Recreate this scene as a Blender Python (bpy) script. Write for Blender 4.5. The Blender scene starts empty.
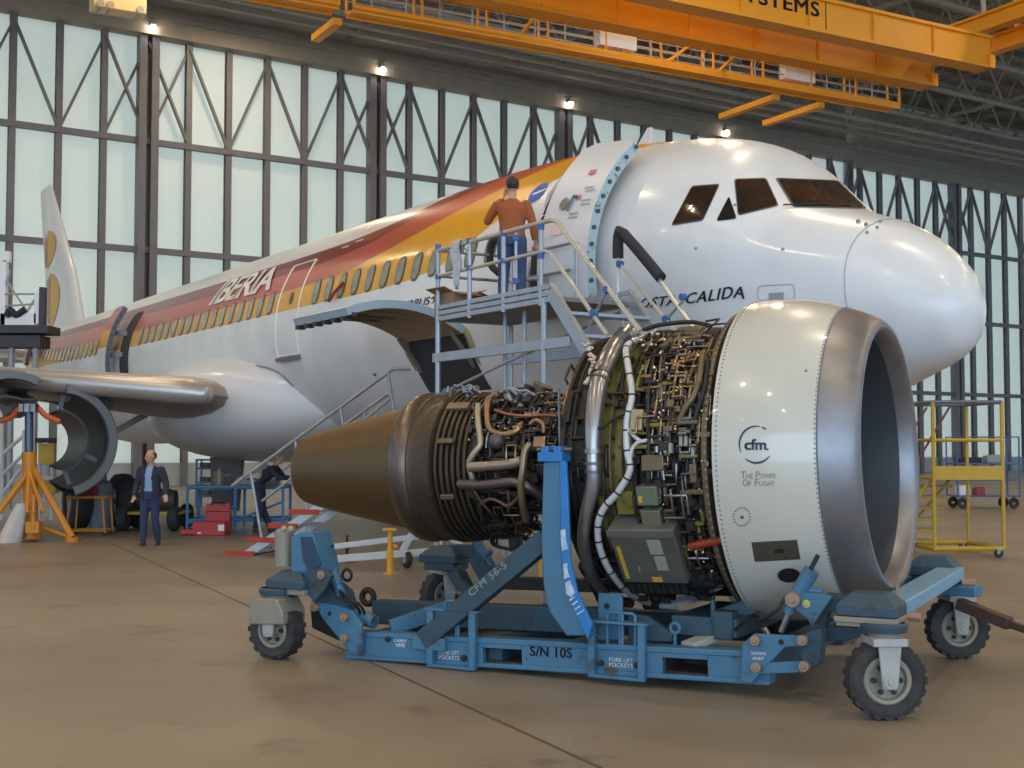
import bpy, bmesh, math, random
from mathutils import Vector, Matrix
from mathutils.bvhtree import BVHTree
R = math.radians
V = Vector
random.seed(7)
scene = bpy.context.scene
COL = scene.collection

# ------------------------------------------------------------------ camera
F_PX, HOR, CAM_H = 1280.0, 447.0, 1.72
PITCH = math.atan((HOR - 384) / F_PX)
cam_d = bpy.data.cameras.new('camera'); cam = bpy.data.objects.new('camera', cam_d); COL.objects.link(cam)
cam.location = (0, 0, CAM_H); cam.rotation_euler = (R(90) + PITCH, 0, 0)
cam_d.sensor_fit = 'HORIZONTAL'; cam_d.sensor_width = 36.0; cam_d.lens = 36.0 * F_PX / 1024.0
cam_d.clip_start = 0.1; cam_d.clip_end = 500
scene.camera = cam

def ray(u, v):
    dx, up = (u - 512) / F_PX, (384 - v) / F_PX
    c, s = math.cos(PITCH), math.sin(PITCH)
    return V((dx, c - up * s, s + up * c))
def at(u, v, Y):
    d = ray(u, v); return V((0, 0, CAM_H)) + d * (Y / d.y)
def ground(u, v):
    d = ray(u, v); return V((0, 0, CAM_H)) + d * (-CAM_H / d.z)

# ------------------------------------------------------------------ materials
MATS = {}
def mat(name, col, rough=0.5, metal=0.0, col2=None, ns=3.0, amt=0.5, bump=0.0, bs=40.0, coat=0.0, dirt=None, ds=6.0, dthr=0.6):
    if name in MATS: return MATS[name]
    m = bpy.data.materials.new(name); m.use_nodes = True; nt = m.node_tree; N = nt.nodes; L = nt.links
    b = N['Principled BSDF']
    b.inputs['Roughness'].default_value = rough; b.inputs['Metallic'].default_value = metal
    b.inputs['Coat Weight'].default_value = coat; b.inputs['Coat Roughness'].default_value = 0.12
    c4 = (*col, 1); b.inputs['Base Color'].default_value = c4
    tc = N.new('ShaderNodeTexCoord')
    src = None
    if col2:
        n = N.new('ShaderNodeTexNoise'); n.inputs['Scale'].default_value = ns; n.inputs['Detail'].default_value = 6
        L.new(tc.outputs['Object'], n.inputs['Vector'])
        r = N.new('ShaderNodeMapRange'); r.inputs[1].default_value = 0.5 - amt * .5; r.inputs[2].default_value = 0.5 + amt * .5
        L.new(n.outputs['Fac'], r.inputs[0])
        mx = N.new('ShaderNodeMix'); mx.data_type = 'RGBA'
        mx.inputs[6].default_value = c4; mx.inputs[7].default_value = (*col2, 1)
        L.new(r.outputs[0], mx.inputs[0]); src = mx.outputs[2]
    if dirt:
        n = N.new('ShaderNodeTexNoise'); n.inputs['Scale'].default_value = ds; n.inputs['Detail'].default_value = 9; n.inputs['Roughness'].default_value = .7
        L.new(tc.outputs['Object'], n.inputs['Vector'])
        r = N.new('ShaderNodeMapRange'); r.inputs[1].default_value = dthr; r.inputs[2].default_value = dthr + .08
        L.new(n.outputs['Fac'], r.inputs[0])
        mx = N.new('ShaderNodeMix'); mx.data_type = 'RGBA'
        if src: L.new(src, mx.inputs[6])
        else: mx.inputs[6].default_value = c4
        mx.inputs[7].default_value = (*dirt, 1)
        L.new(r.outputs[0], mx.inputs[0]); src = mx.outputs[2]
    if src: L.new(src, b.inputs['Base Color'])
    if bump:
        n = N.new('ShaderNodeTexNoise'); n.inputs['Scale'].default_value = bs; n.inputs['Detail'].default_value = 4
        L.new(tc.outputs['Object'], n.inputs['Vector'])
        bp = N.new('ShaderNodeBump'); bp.inputs['Strength'].default_value = bump; bp.inputs['Distance'].default_value = .02
        L.new(n.outputs['Fac'], bp.inputs['Height']); L.new(bp.outputs[0], b.inputs['Normal'])
    MATS[name] = m
    return m

def emis(name, col, s):
    if name in MATS: return MATS[name]
    m = bpy.data.materials.new(name); m.use_nodes = True
    b = m.node_tree.nodes['Principled BSDF']; b.inputs['Base Color'].default_value = (*col, 1)
    b.inputs['Emission Color'].default_value = (*col, 1); b.inputs['Emission Strength'].default_value = s
    MATS[name] = m; return m

# ------------------------------------------------------------------ mesh builder
def orient(d, up=None):
    d = V(d).normalized(); up = V(up) if up else V((0, 0, 1))
    if abs(d.dot(up.normalized())) > .98: up = V((0, 1, 0)) if abs(d.y) < .9 else V((1, 0, 0))
    y = up.cross(d).normalized(); z = d.cross(y).normalized()
    return Matrix((d, y, z)).transposed()      # columns: d, side, up

def smooth_path(pts, k=4):
    pts = [V(p) for p in pts]
    if len(pts) < 3: return pts
    out = []
    P = [pts[0] * 2 - pts[1]] + pts + [pts[-1] * 2 - pts[-2]]
    for i in range(1, len(P) - 2):
        a, b, c, d = P[i - 1], P[i], P[i + 1], P[i + 2]
        for j in range(k):
            t = j / k
            out.append(.5 * ((2 * b) + (-a + c) * t + (2 * a - 5 * b + 4 * c - d) * t * t + (-a + 3 * b - 3 * c + d) * t ** 3))
    out.append(pts[-1]); return out

class MB:
    def __init__(s): s.v = []; s.f = []; s.mi = []; s.cur = 0
    def add(s, vs, fs):
        o = len(s.v); s.v += [V(v) for v in vs]; s.f += [tuple(o + i for i in f) for f in fs]; s.mi += [s.cur] * len(fs); return s
    def box(s, c, d, M=None):
        c = V(c); hx, hy, hz = d[0] / 2, d[1] / 2, d[2] / 2
        vs = [V((x, y, z)) for x in (-hx, hx) for y in (-hy, hy) for z in (-hz, hz)]
        if M is not None: vs = [M @ v for v in vs]
        return s.add([c + v for v in vs], [(0, 1, 3, 2), (4, 6, 7, 5), (0, 4, 5, 1), (2, 3, 7, 6), (0, 2, 6, 4), (1, 5, 7, 3)])
    def beam(s, a, b, w, h=None, up=None):
        a, b = V(a), V(b); h = h or w
        return s.box((a + b) / 2, ((b - a).length, w, h), orient(b - a, up))
    def tube(s, pts, r, n=8, smooth=0, caps=True, closed=False):
        pts = [V(p) for p in pts]
        if smooth: pts = smooth_path(pts, smooth)
        m = len(pts); rr = r if isinstance(r, (list, tuple)) else None
        if rr and len(rr) != m:
            rr = [rr[min(len(rr) - 1, int(i * (len(rr) - 1) / (m - 1)))] * (1 - (i * (len(rr) - 1) / (m - 1)) % 1) + rr[min(len(rr) - 1, int(i * (len(rr) - 1) / (m - 1)) + 1)] * ((i * (len(rr) - 1) / (m - 1)) % 1) for i in range(m)]
        T = []
        for i in range(m):
            if closed: t = pts[(i + 1) % m] - pts[i - 1]
            else: t = pts[min(i + 1, m - 1)] - pts[max(i - 1, 0)]
            T.append(t.normalized() if t.length > 1e-9 else V((0, 0, 1)))
        nrm = orient(T[0]).col[1].copy(); vs = []
        for i in range(m):
            nrm = nrm - T[i] * nrm.dot(T[i]); nrm.normalize(); bn = T[i].cross(nrm)
            q = rr[i] if rr else r
            for k in range(n):
                a = 2 * math.pi * k / n; vs.append(pts[i] + (nrm * math.cos(a) + bn * math.sin(a)) * q)
        fs = []
        for i in range(m if closed else m - 1):
            j = (i + 1) % m
            for k in range(n): fs.append((i * n + k, i * n + (k + 1) % n, j * n + (k + 1) % n, j * n + k))
        if caps and not closed: fs += [tuple(range(n - 1, -1, -1)), tuple((m - 1) * n + k for k in range(n))]
        return s.add(vs, fs)
    def cyl(s, a, b, r, n=12, r2=None): return s.tube([a, b], [r, r if r2 is None else r2], n)
    def lathe(s, prof, o=(0, 0, 0), ax=(1, 0, 0), n=48, a0=0, a1=360, caps=False, up=None):
        """prof: (along, radius) pairs round the axis ax through o"""
        M = orient(ax, up); o = V(o); full = abs(a1 - a0) >= 359.9; cnt = n if full else n + 1; vs = []
        for (x, r) in prof:
            for k in range(cnt):
                a = R(a0 + (a1 - a0) * k / n); vs.append(o + M @ V((x, r * math.cos(a), r * math.sin(a))))
        fs = []
        for i in range(len(prof) - 1):
            for k in range(cnt if full else n):
                k2 = (k + 1) % cnt; fs.append((i * cnt + k, (i + 1) * cnt + k, (i + 1) * cnt + k2, i * cnt + k2))
        if caps: fs += [tuple(range(cnt)), tuple((len(prof) - 1) * cnt + k for k in range(cnt - 1, -1, -1))]
        return s.add(vs, fs)
    def prism(s, poly, fn, t):
        """poly: 2-D outline; fn(a,b) -> point; t: extrusion vector"""
        n = len(poly); t = V(t); a = [V(fn(*p)) for p in poly]
        return s.add(a + [p + t for p in a], [tuple(range(n - 1, -1, -1)), tuple(range(n, 2 * n))] + [(i, (i + 1) % n, n + (i + 1) % n, n + i) for i in range(n)])
    def grid(s, rows, closed_u=False, closed_v=False):
        m, n = len(rows), len(rows[0]); vs = [p for r in rows for p in r]; fs = []
        for i in range(m if closed_v else m - 1):
            for k in range(n if closed_u else n - 1):
                fs.append((i * n + k, i * n + (k + 1) % n, ((i + 1) % m) * n + (k + 1) % n, ((i + 1) % m) * n + k))
        return s.add(vs, fs)
    def ball(s, c, r, n=10, sc=(1, 1, 1), M=None):
        rows = []
        for i in range(n + 1):
            t = math.pi * i / n
            rows.append([V((math.sin(t) * math.cos(2 * math.pi * k / (2 * n)) * sc[0], math.sin(t) * math.sin(2 * math.pi * k / (2 * n)) * sc[1], math.cos(t) * sc[2])) * r for k in range(2 * n)])
        rows = [[V(c) + ((M @ p) if M is not None else p) for p in rw] for rw in rows]
        return s.grid(rows, closed_u=True)
    def ring(s, c, ax, R1, r, n=24, m=8):
        M = orient(ax); c = V(c)
        return s.tube([c + M @ V((0, R1 * math.cos(2 * math.pi * k / n), R1 * math.sin(2 * math.pi * k / n))) for k in range(n)], r, m, closed=True)
    def mesh(s, name, mats, ang=35, weld=True):
        me = bpy.data.meshes.new(name); me.from_pydata([tuple(v) for v in s.v], [], s.f)
        mats = mats if isinstance(mats, (list, tuple)) else [mats]
        for m in mats: me.materials.append(m)
        if len(mats) > 1: me.polygons.foreach_set('material_index', s.mi)
        bm = bmesh.new(); bm.from_mesh(me)
        if weld: bmesh.ops.remove_doubles(bm, verts=bm.verts, dist=1e-5)
        bmesh.ops.recalc_face_normals(bm, faces=bm.faces)
        bm.to_mesh(me); bm.free()
        me.polygons.foreach_set('use_smooth', [True] * len(me.polygons)); me.set_sharp_from_angle(angle=R(ang)); me.update()
        return me
    def build(s, name, mats, parent=None, label=None, bevel=0, ang=35, kind=None, loc=None, weld=True, solid=0):
        o = bpy.data.objects.new(name, s.mesh(name, mats, ang, weld)); COL.objects.link(o)
        if parent: o.parent = parent
        if loc is not None: o.location = loc
        if label: o['label'] = label
        if kind: o['kind'] = kind
        if solid:
            m = o.modifiers.new('t', 'SOLIDIFY'); m.thickness = solid; m.offset = 0
        if bevel:
            m = o.modifiers.new('b', 'BEVEL'); m.width = bevel; m.segments = 2; m.limit_method = 'ANGLE'; m.angle_limit = R(40)
        return o

def tag(o, label, cat, group=None, kind=None):
    o['label'] = label; o['category'] = cat
    if group: o['group'] = group
    if kind: o['kind'] = kind
    return o
def thing(name, label, cat, loc=(0, 0, 0), rz=0, group=None, rot=None):
    o = bpy.data.objects.new(name, None); COL.objects.link(o); o.empty_display_size = .2
    o.location = loc; o.rotation_euler = rot if rot else (0, 0, rz)
    return tag(o, label, cat, group)
def W2L(o):
    return Matrix.LocRotScale(V(o.location), o.rotation_euler, None).inverted()
def copy_tree(o, parent=None):
    c = o.copy(); COL.objects.link(c)
    if parent: c.parent = parent
    for ch in list(o.children): copy_tree(ch, c)
    return c
_TXT = {}
def text_mesh(txt, bold=0.0, ext=0.0, shear=0.0, space=1.0):
    """outline letters as (verts, faces) with x, y in units of the letter height"""
    cu = bpy.data.curves.new('t', 'FONT'); cu.body = txt; cu.size = 1.0; cu.extrude = ext; cu.shear = shear; cu.space_character = space
    cu.resolution_u = 3
    ob = bpy.data.objects.new('t', cu); COL.objects.link(ob)
    dg = bpy.context.evaluated_depsgraph_get(); me = bpy.data.meshes.new_from_object(ob.evaluated_get(dg))
    bm = bmesh.new(); bm.from_mesh(me); bmesh.ops.triangulate(bm, faces=bm.faces)
    vs = [v.co.copy() for v in bm.verts]; bm.verts.index_update(); fs = [tuple(v.index for v in f.verts) for f in bm.faces]
    bm.free(); bpy.data.objects.remove(ob); bpy.data.curves.remove(cu); bpy.data.meshes.remove(me)
    x0, x1 = min(v.x for v in vs), max(v.x for v in vs); y0, y1 = min(v.y for v in vs), max(v.y for v in vs)
    W_ = (x1 - x0) + 2 * bold; H_ = (y1 - y0) + bold; out, ofs = [], []
    for ox, oy in (((0, 0), (1, 0), (2, 0), (0, 1), (1, 1), (2, 1)) if bold else ((0, 0),)):
        n0 = len(out); out += [V(((v.x - x0 + ox * bold) / W_, (v.y - y0 + oy * bold) / H_, v.z)) for v in vs]; ofs += [tuple(i + n0 for i in f) for f in fs]
    return out, ofs
def lettering(txt, fn, m, parent, name='lettering', bold=.0, space=1.0, label=None):
    vs, fs = text_mesh(txt, bold, 0, 0, space)
    b = MB(); b.add([fn(v.x, v.y) for v in vs], fs)
    return b.build(name, m, parent, label)
def flat_text(txt, o, ux, uy, m, parent, name='lettering', bold=.0, space=1.0, label=None):
    o, ux, uy = V(o), V(ux), V(uy)
    return lettering(txt, lambda a, b: o + ux * a + uy * b, m, parent, name, bold, space, label)
# ------------------------------------------------------------------ the hangar
concrete = mat('floor concrete', (.205, .16, .115), .42, 0, (.28, .225, .16), .5, .35, .08, 60, dirt=(.165, .13, .095), ds=1.1, dthr=.57)
panel_m = mat('door cladding', (.66, .67, .60), .6, 0, (.60, .62, .57), .5, .6)
steel_post = mat('door steel', (.16, .155, .165), .55, .1, (.20, .19, .195), 2, .6)
header_m = mat('door header', (.34, .30, .23), .7, 0, (.26, .23, .18), 2, .7)
roof_m = mat('roof deck', (.42, .37, .30), .9, 0, (.5, .44, .36), .8, .6)
truss_m = mat('roof steel', (.46, .40, .31), .7, 0, (.30, .27, .22), 3, .7)
crane_m = mat('crane orange', (.92, .38, .012), .5, 0, (.84, .33, .01), 1.2, .6)
crane_d = mat('walkway mesh grey', (.45, .45, .42), .6, .3)
white_m = mat('matt white', (.75, .76, .74), .5)
black_m = mat('matt black', (.02, .02, .022), .6)

def panel_material():
    m = panel_m; nt = m.node_tree; N = nt.nodes; L = nt.links; b = N['Principled BSDF']; out = N['Material Output']
    tr = N.new('ShaderNodeBsdfTranslucent'); tr.inputs[0].default_value = (.78, .78, .73, 1)
    mx = N.new('ShaderNodeMixShader'); mx.inputs[0].default_value = .45
    L.new(b.outputs[0], mx.inputs[1]); L.new(tr.outputs[0], mx.inputs[2]); L.new(mx.outputs[0], out.inputs[0])
    tc = N.new('ShaderNodeTexCoord'); w = N.new('ShaderNodeTexWave'); w.wave_type = 'BANDS'; w.bands_direction = 'Z'
    w.inputs['Scale'].default_value = .28; w.inputs['Distortion'].default_value = 0
    L.new(tc.outputs['Object'], w.inputs['Vector'])
    bp = N.new('ShaderNodeBump'); bp.inputs['Strength'].default_value = .25; L.new(w.outputs['Fac'], bp.inputs['Height']); L.new(bp.outputs[0], b.inputs['Normal'])
panel_material()

b = MB(); b.box((10, 45, -.15), (190, 140, .3)); fl = b.build('floor', concrete); tag(fl, 'worn tan concrete hangar floor', 'floor', kind='structure')
# expansion joints: thin dark strips laid in the floor
joint_m = mat('joint filler', (.10, .075, .055), .8)
def joint(p, q, w):
    b = MB(); p, q = V(p), V(q); d = (q - p).normalized(); s = V((-d.y, d.x, 0)) * w / 2
    b.add([p - s, q - s, q + s, p + s], [(0, 1, 2, 3)]); o = b.build('joint', joint_m, fl); return o
g1, g2 = ground(230, 598), ground(590, 763); dd = (g2 - g1).normalized()
for k in (0,):
    joint(g1 - dd * 9 + V((0, 0, .003)), g2 + dd * 5 + V((0, 0, .003)), .022)
g3 = ground(0, 549); 
joint(g1 - dd * 9 + V((-9, 3, .003)), g1 - dd * 9 + V((3, -1, .003)), .018)
joint(ground(930, 548) + V((0, 0, .003)), ground(1200, 552) + V((0, 0, .003)), .03)

U = V((.834, .552, 0)).normalized(); W = V((-U.y, U.x, 0))
A0 = V((-6.7, 63, 0)); RZ_U = math.atan2(U.y, U.x)
LEAF, BAY = 11.5, 11.5 / 6
TOP = 20.2
wall = thing('wall_back', 'tall sliding hangar door wall of pale panels between steel posts', 'wall', A0, RZ_U)
wall['kind'] = 'structure'
# local frame: x along wall, y away from the camera
leaves = [(-4, 0), (-3, 0), (-2, 0), (-1, 0), (0, 0), (1, 0), (2, 0), (3, .9), (4, .9), (5, .9), (6, .9), (7, .9), (8, .9), (9, .9)]
post_mb = MB(); post_mb.box((0, .12, TOP / 2), (.27, .08, TOP)).box((0, .26, TOP / 2), (.06, .28, TOP)).box((0, .38, TOP / 2), (.27, .05, TOP))
post_me = post_mb.mesh('post', steel_post)
thick = MB(); thick.box((-.28, .1, TOP / 2), (.34, .5, TOP)).box((.28, .1, TOP / 2), (.34, .5, TOP)).box((0, .3, TOP / 2), (.3, .05, TOP))
thick_me = thick.mesh('post', steel_post)
def inst(name, me, parent, loc, rot=None):
    o = bpy.data.objects.new(name, me); COL.objects.link(o); o.parent = parent; o.location = loc
    if rot: o.rotation_euler = rot
    return o
RAILS = (5.4, 10.5, 15.4)
for (i, dy) in leaves:
    x0, x1 = i * LEAF, (i + 1) * LEAF
    b = MB(); b.box(((x0 + x1) / 2, .46 + dy, TOP / 2 + .5), (LEAF, .06, TOP - 1.0)); b.build('cladding', panel_m, wall)
    b = MB(); b.box(((x0 + x1) / 2, .40 + dy, .5), (LEAF, .25, 1.0)); b.build('plinth', mat('plinth grey', (.42, .45, .46), .6), wall)
    b = MB()
    for z in RAILS: b.box(((x0 + x1) / 2, .18 + dy, z), (LEAF, .3, .26))
    b.build('rail', steel_post, wall)
    inst('post', thick_me, wall, (x0, dy, 0))
    for k in range(1, 6): inst('post', post_me, wall, (x0 + k * BAY, dy, 0))
    b = MB()
    for k in range(6):
        xa, xb = x0 + k * BAY, x0 + (k + 1) * BAY; zl, zh = RAILS[2], TOP - .3
        if k in (0, 5, 1, 3): b.beam((xa, .12 + dy, zh), (xb, .12 + dy, zl), .10, .20, (0, 1, 0))
        if k in (0, 5, 2, 4): b.beam((xa, .24 + dy, zl), (xb, .24 + dy, zh), .10, .20, (0, 1, 0))
    b.build('brace', steel_post, wall)
    b = MB(); b.box(((x0 + x1) / 2, .1 + dy, TOP + .5), (LEAF, .9, 1.1)).box(((x0 + x1) / 2, -.4 + dy, TOP + .75), (LEAF, .1, .2)); b.build('header', header_m, wall)
    b = MB(); b.box(((x0 + x1) / 2, .6 + dy, TOP + 2.9), (LEAF, .1, 4.3)); b.build('upper_cladding', roof_m, wall)
# small lamps at the top of the wide posts
lampw = emis('lamp glass', (1.0, .82, .7), 25)
for i in (-1, 0, 1, 2):
    p = A0 + U * (i * LEAF) - W * .45
    t = thing('door_lamp', ['small lit lamp on the first wide door post, above the tail end', 'small lit lamp on the second wide post, above the red fuselage roof', 'small lit lamp on the third wide post, above the person on the platform', 'small lit lamp high on the door, above the cockpit roof'][i + 1], 'lamp', p + V((0, 0, TOP + .25)), RZ_U, 'lamps along the top of the hangar door')
    b = MB(); b.box((0, .1, .1), (.25, .5, .12)).cyl((0, -.05, .1), (0, -.05, -.05), .06, 8); b.build('bracket', steel_post, t)
    b = MB(); b.ball((0, -.1, -.08), .15, 6); b.build('bulb', lampw, t)
b = MB(); b.box((3 * LEAF, .7, TOP / 2), (.1, 1.4, TOP)); b.build('gap_filler', steel_post, wall)  # unseen filler added to keep daylight from leaking through the step between leaves
# ceiling
b = MB(); b.box(A0 + U * 10 - W * 47 + V((0, 0, 25.1)), (200, 96.5, .2), Matrix.Rotation(RZ_U, 3, 'Z')); ceil = b.build('ceiling', roof_m); tag(ceil, 'dark steel roof deck with lattice trusses', 'ceiling', kind='structure')
def C(t, k, z): return A0 + U * t - W * k + V((0, 0, z))
def lattice(p, q, h, n, w=.18):
    b = MB(); up = V((0, 0, h)); p, q = V(p), V(q)
    b.beam(p, q, w).beam(p + up, q + up, w)
    for i in range(n):
        a, c = p.lerp(q, i / n), p.lerp(q, (i + 1) / n); m = (a + c) / 2 + up
        b.beam(a, m, w * .55).beam(m, c, w * .55)
    return b
for k in range(11):       # trusses parallel to the door wall
    kk = 1.4 + k * 4.6
    lattice(C(-60, kk, 21.6), C(80, kk, 21.6), 2.4, 44).build('truss', truss_m, ceil)
for k in range(15):       # trusses across
    t = -58 + k * 9.4
    lattice(C(t, 0, 22.0), C(t, 48, 22.0), 2.2, 16, .2).build('truss', truss_m, ceil)
for k in range(24):
    kk = .5 + k * 2.1
    b = MB(); b.box((A0 + U * 10 - W * kk) + V((0, 0, 24.7)), (150, .12, .35), Matrix.Rotation(RZ_U, 3, 'Z')); b.build('purlin', mat('purlin', (.25, .22, .17), .7), ceil)
for k in range(3):        # cable trays hanging under the trusses near the door
    b = MB(); b.box((A0 + U * 10 - W * (2.5 + k * 1.7)) + V((0, 0, 21.2 - k * .2)), (150, .35, .12), Matrix.Rotation(RZ_U, 3, 'Z')); b.build('cable_tray', truss_m, ceil)

# ------------------------------------------------------------------ overhead crane
CD = V((.873, .488, 0)); CP = V((-.488, .873, 0)); CRZ = math.atan2(CD.y, CD.x)
CE = V((18.0, 48, 0))      # right-hand end of the near girder
crane = thing('overhead_crane', 'long orange double-girder overhead crane under the roof with black lettering', 'crane', CE, CRZ)
# local: x along girder (negative to the left), y away from camera
def girder(y, z0, h, w, x0, x1, name='girder'):
    b = MB(); b.box(((x0 + x1) / 2, y, z0 + .06), (x1 - x0, w, .12)).box(((x0 + x1) / 2, y, z0 + h - .06), (x1 - x0, w, .12))
    b.box(((x0 + x1) / 2, y - w * .32, z0 + h / 2), (x1 - x0, .05, h)).box(((x0 + x1) / 2, y + w * .32, z0 + h / 2), (x1 - x0, .05, h))
    for k in range(int((x1 - x0) / 3)): b.box((x1 - .1 - k * 3, y, z0 + h / 2), (.04, w * .9, h - .2))
    b.box((x1 - .12, y, z0 + .25), (.3, w * 1.15, .5))
    return b.build(name, crane_m, crane)
girder(0, 16.0, 1.25, .75, -48, 0)
girder(2.8, 16.0, 1.45, .8, -48, 0)
cx0, cy0 = -48, 0
flat_text('SYSTEMS', (-12.35, -.28, 16.55), (3.75, 0, 0), (0, 0, .52), black_m, crane, bold=.02, space=1.05, label='black capital letters')
b = MB(); b.box((-8.3, -.27, 16.62), (.04, .01, 1.0)); b.build('panel_joint', black_m, crane)
for (xa, xb) in ((-48, -24.6), (-24.1, -.4)):
    b = MB(); b.box(((xa + xb) / 2, 4.3, 15.5), (xb - xa, .7, .07)).box(((xa + xb) / 2, 3.98, 15.53), (xb - xa, .06, .26)).box(((xa + xb) / 2, 4.62, 15.53), (xb - xa, .06, .26))
    b.build('walkway', crane_m, crane)
    n = int((xb - xa) / 2.35)
    for k in range(n + 1):
        x = xa + (xb - xa) * k / n
        for y in (3.98, 4.62): b = MB(); b.beam((x, y, 15.55), (x, y, 16.55), .07); b.build('walkway_post', crane_m, crane)
    b = MB()
    for z in (15.95, 16.25, 16.5):
        for y in (3.98, 4.62): b.beam((xa, y, z), (xb, y, z), .035)
    n2 = int((xb - xa) / 1.2)
    for k in range(n2): b.beam((xa + k * 1.2 + .6, 3.98, 15.6), (xa + k * 1.2 + .6, 3.98, 16.5), .04)
    b.build('handrail', crane_d, crane)
for x_ in (-5.7, -14.1): b = MB(); b.box((x_, 4.1, 16.1), (1.55, .3, .58)); b.build('control_box', white_m, crane)
b = MB(); b.beam((-18, 3.2, 16), (-18, 4.3, 15.6), .1); b.beam((-9.5, 3.2, 16), (-9.5, 4.3, 15.6), .1); b.beam((-12, 4.0, 15.6), (-10.8, 4.0, 16.5), .1); b.build('bracket', crane_m, crane)
b = MB()
for xx, yy in ((-6.3, 8.0), (-4.0, 8.0), (-24.4, 6.6)):
    b = MB(); b.beam((xx, 4.6, 15.25), (xx, yy, 15.25), .3, .22); b.build('outrigger', crane_m, crane)
# runway beams the crane hangs from
def runway(p, q, label):
    t = thing('crane_runway', label, 'crane runway beam', p, 0, 'orange crane runway beams under the roof')
    q = V(q) - V(p); b = MB(); z = V((0, 0, .3)); b.beam((0, 0, 0), q, .5, .1).beam(z, q + z, .1, .55).beam(z * 2, q + z * 2, .45, .1); b.build('beam', crane_m, t)
    for k in range(5):
        b = MB(); s = q * ((k + .5) / 5); b.beam(s + z * 2, s + z * 2 + V((0, 0, 4.2)), .16); b.build('hanger', truss_m, t)
runway(CE + CD * .4 - CP * 14 + V((0, 0, 17.7)), CE + CD * .4 + CP * 2 + V((0, 0, 17.7)), 'orange runway beam crossing above the right end of the crane girders')
runway(CE + CD * 1.6 - CP * 10 + V((0, 0, 17.2)), CE + CD * 1.6 + CP * 1.0 + V((0, 0, 17.2)), 'orange runway beam running past the end of the lettered girder')
# hoist at far left under the roof
h0 = at(118, 6, 46)
t = thing('hoist_trolley', 'pale yellow hoist trolley hanging under the roof near the top edge', 'hoist', h0, CRZ)
b = MB(); b.box((0, 0, 0), (1.9, .8, .55)).box((.3, 0, .35), (1.1, .6, .3)); b.build('housing', mat('hoist cream', (.8, .62, .3), .5), t, bevel=.04)
b = MB()
for x in (-.7, -.35, .7): b.cyl((x, -.45, -.15), (x, .45, -.15), .14, 12)
b.build('wheel', mat('hoist grey', (.4, .36, .3), .5), t)
b = MB(); b.beam((0, 0, .4), (0, 0, 25 - h0.z), .15); b.build('hanger', truss_m, t)
# ------------------------------------------------------------------ light
w = bpy.data.worlds.new('world'); scene.world = w; w.use_nodes = True
bg = w.node_tree.nodes['Background']; bg.inputs[0].default_value = (.52, .74, 1.0, 1); bg.inputs[1].default_value = .95
def area(p, size, power, col, rot=(0, 0, 0), shape='SQUARE', sy=None):
    d = bpy.data.lights.new('hall_light', 'AREA'); d.energy = power; d.color = col; d.size = size; d.shape = shape
    if sy: d.size_y = sy
    o = bpy.data.objects.new('hall_light', d); COL.objects.link(o); o.location = p; o.rotation_euler = rot; return o
WARM = (1.0, .78, .52)
for i in range(5):
    for j in range(-3, 6):
        area((-28 + i * 17 + (3 if j < 0 else 0), 0 + j * 11 + (4 if j < 0 else 0), 20.9), .6, 380 if j >= 0 else 240, WARM, shape='DISK')
area((2, -40, 9), 60, 9500, (.56, .77, 1.0), (R(84), 0, 0), 'RECTANGLE', 18)   # the open hangar front behind the camera
sd = bpy.data.lights.new('sun', 'SUN'); sd.energy = 5.6; sd.angle = R(8); sd.color = (.76, .92, 1.0)   # daylight on the outside of the door cladding
so = bpy.data.objects.new('sun', sd); COL.objects.link(so); so.rotation_euler = (-W + V((0, 0, -.22))).to_track_quat('-Z', 'Y').to_euler()
vs = scene.view_settings; vs.view_transform = 'Standard'; vs.look = 'None'; vs.gamma = 1.0; vs.use_curve_mapping = False; vs.exposure = 0.38
# ------------------------------------------------------------------ the airliner
PX0, PY0, PSI, PZC = 4.815, 12.68, .5605, 3.885
AD = V((-math.sin(PSI), math.cos(PSI), 0)); AS = V((-math.cos(PSI), -math.sin(PSI), 0))
plane = thing('airliner', 'big white airliner with red and yellow stripes standing nose to the right', 'airplane', (PX0, PY0, PZC), math.atan2(AD.y, AD.x))
PLI = W2L(plane)
# local axes: x aft from the nose, y starboard (towards the camera), z up from the fuselage centre
skin_w = mat('aircraft white', (.72, .73, .74), .36, 0, (.66, .67, .69), .8, .6, coat=.3)
gap_m = mat('panel gap', (.16, .16, .17), .6)
TAB = [ # x, top, bottom, halfwidth
 (.22, -.73, -.73, .0), (.255, -.54, -.94, .15), (.36, -.34, -1.15, .32), (.54, -.15, -1.28, .46), (.816, .07, -1.39, .63), (1.189, .27, -1.52, .81), (1.609, .43, -1.65, 1.02),
 (1.982, .575, -1.753, 1.21), (2.262, .76, -1.815, 1.34), (2.588, 1.05, -1.876, 1.46), (2.914, 1.36, -1.927, 1.58), (3.288, 1.55, -1.968, 1.69), (3.847, 1.70, -2.008, 1.79), (4.5, 1.80, -2.048, 1.87), (5.3, 1.92, -2.07, 1.93),
 (6.3, 2.01, -2.07, 1.965), (8.5, 2.07, -2.07, 1.975), (12, 2.07, -2.07, 1.975), (20, 2.07, -2.07, 1.975), (28.5, 2.07, -2.07, 1.975), (31, 2.07, -1.95, 1.96), (34, 2.06, -1.45, 1.88), (37, 2.03, -.75, 1.65), (40, 1.95, 0.0, 1.25), (42.5, 1.80, .6, .8), (44.3, 1.55, 1.05, .3)]
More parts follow.
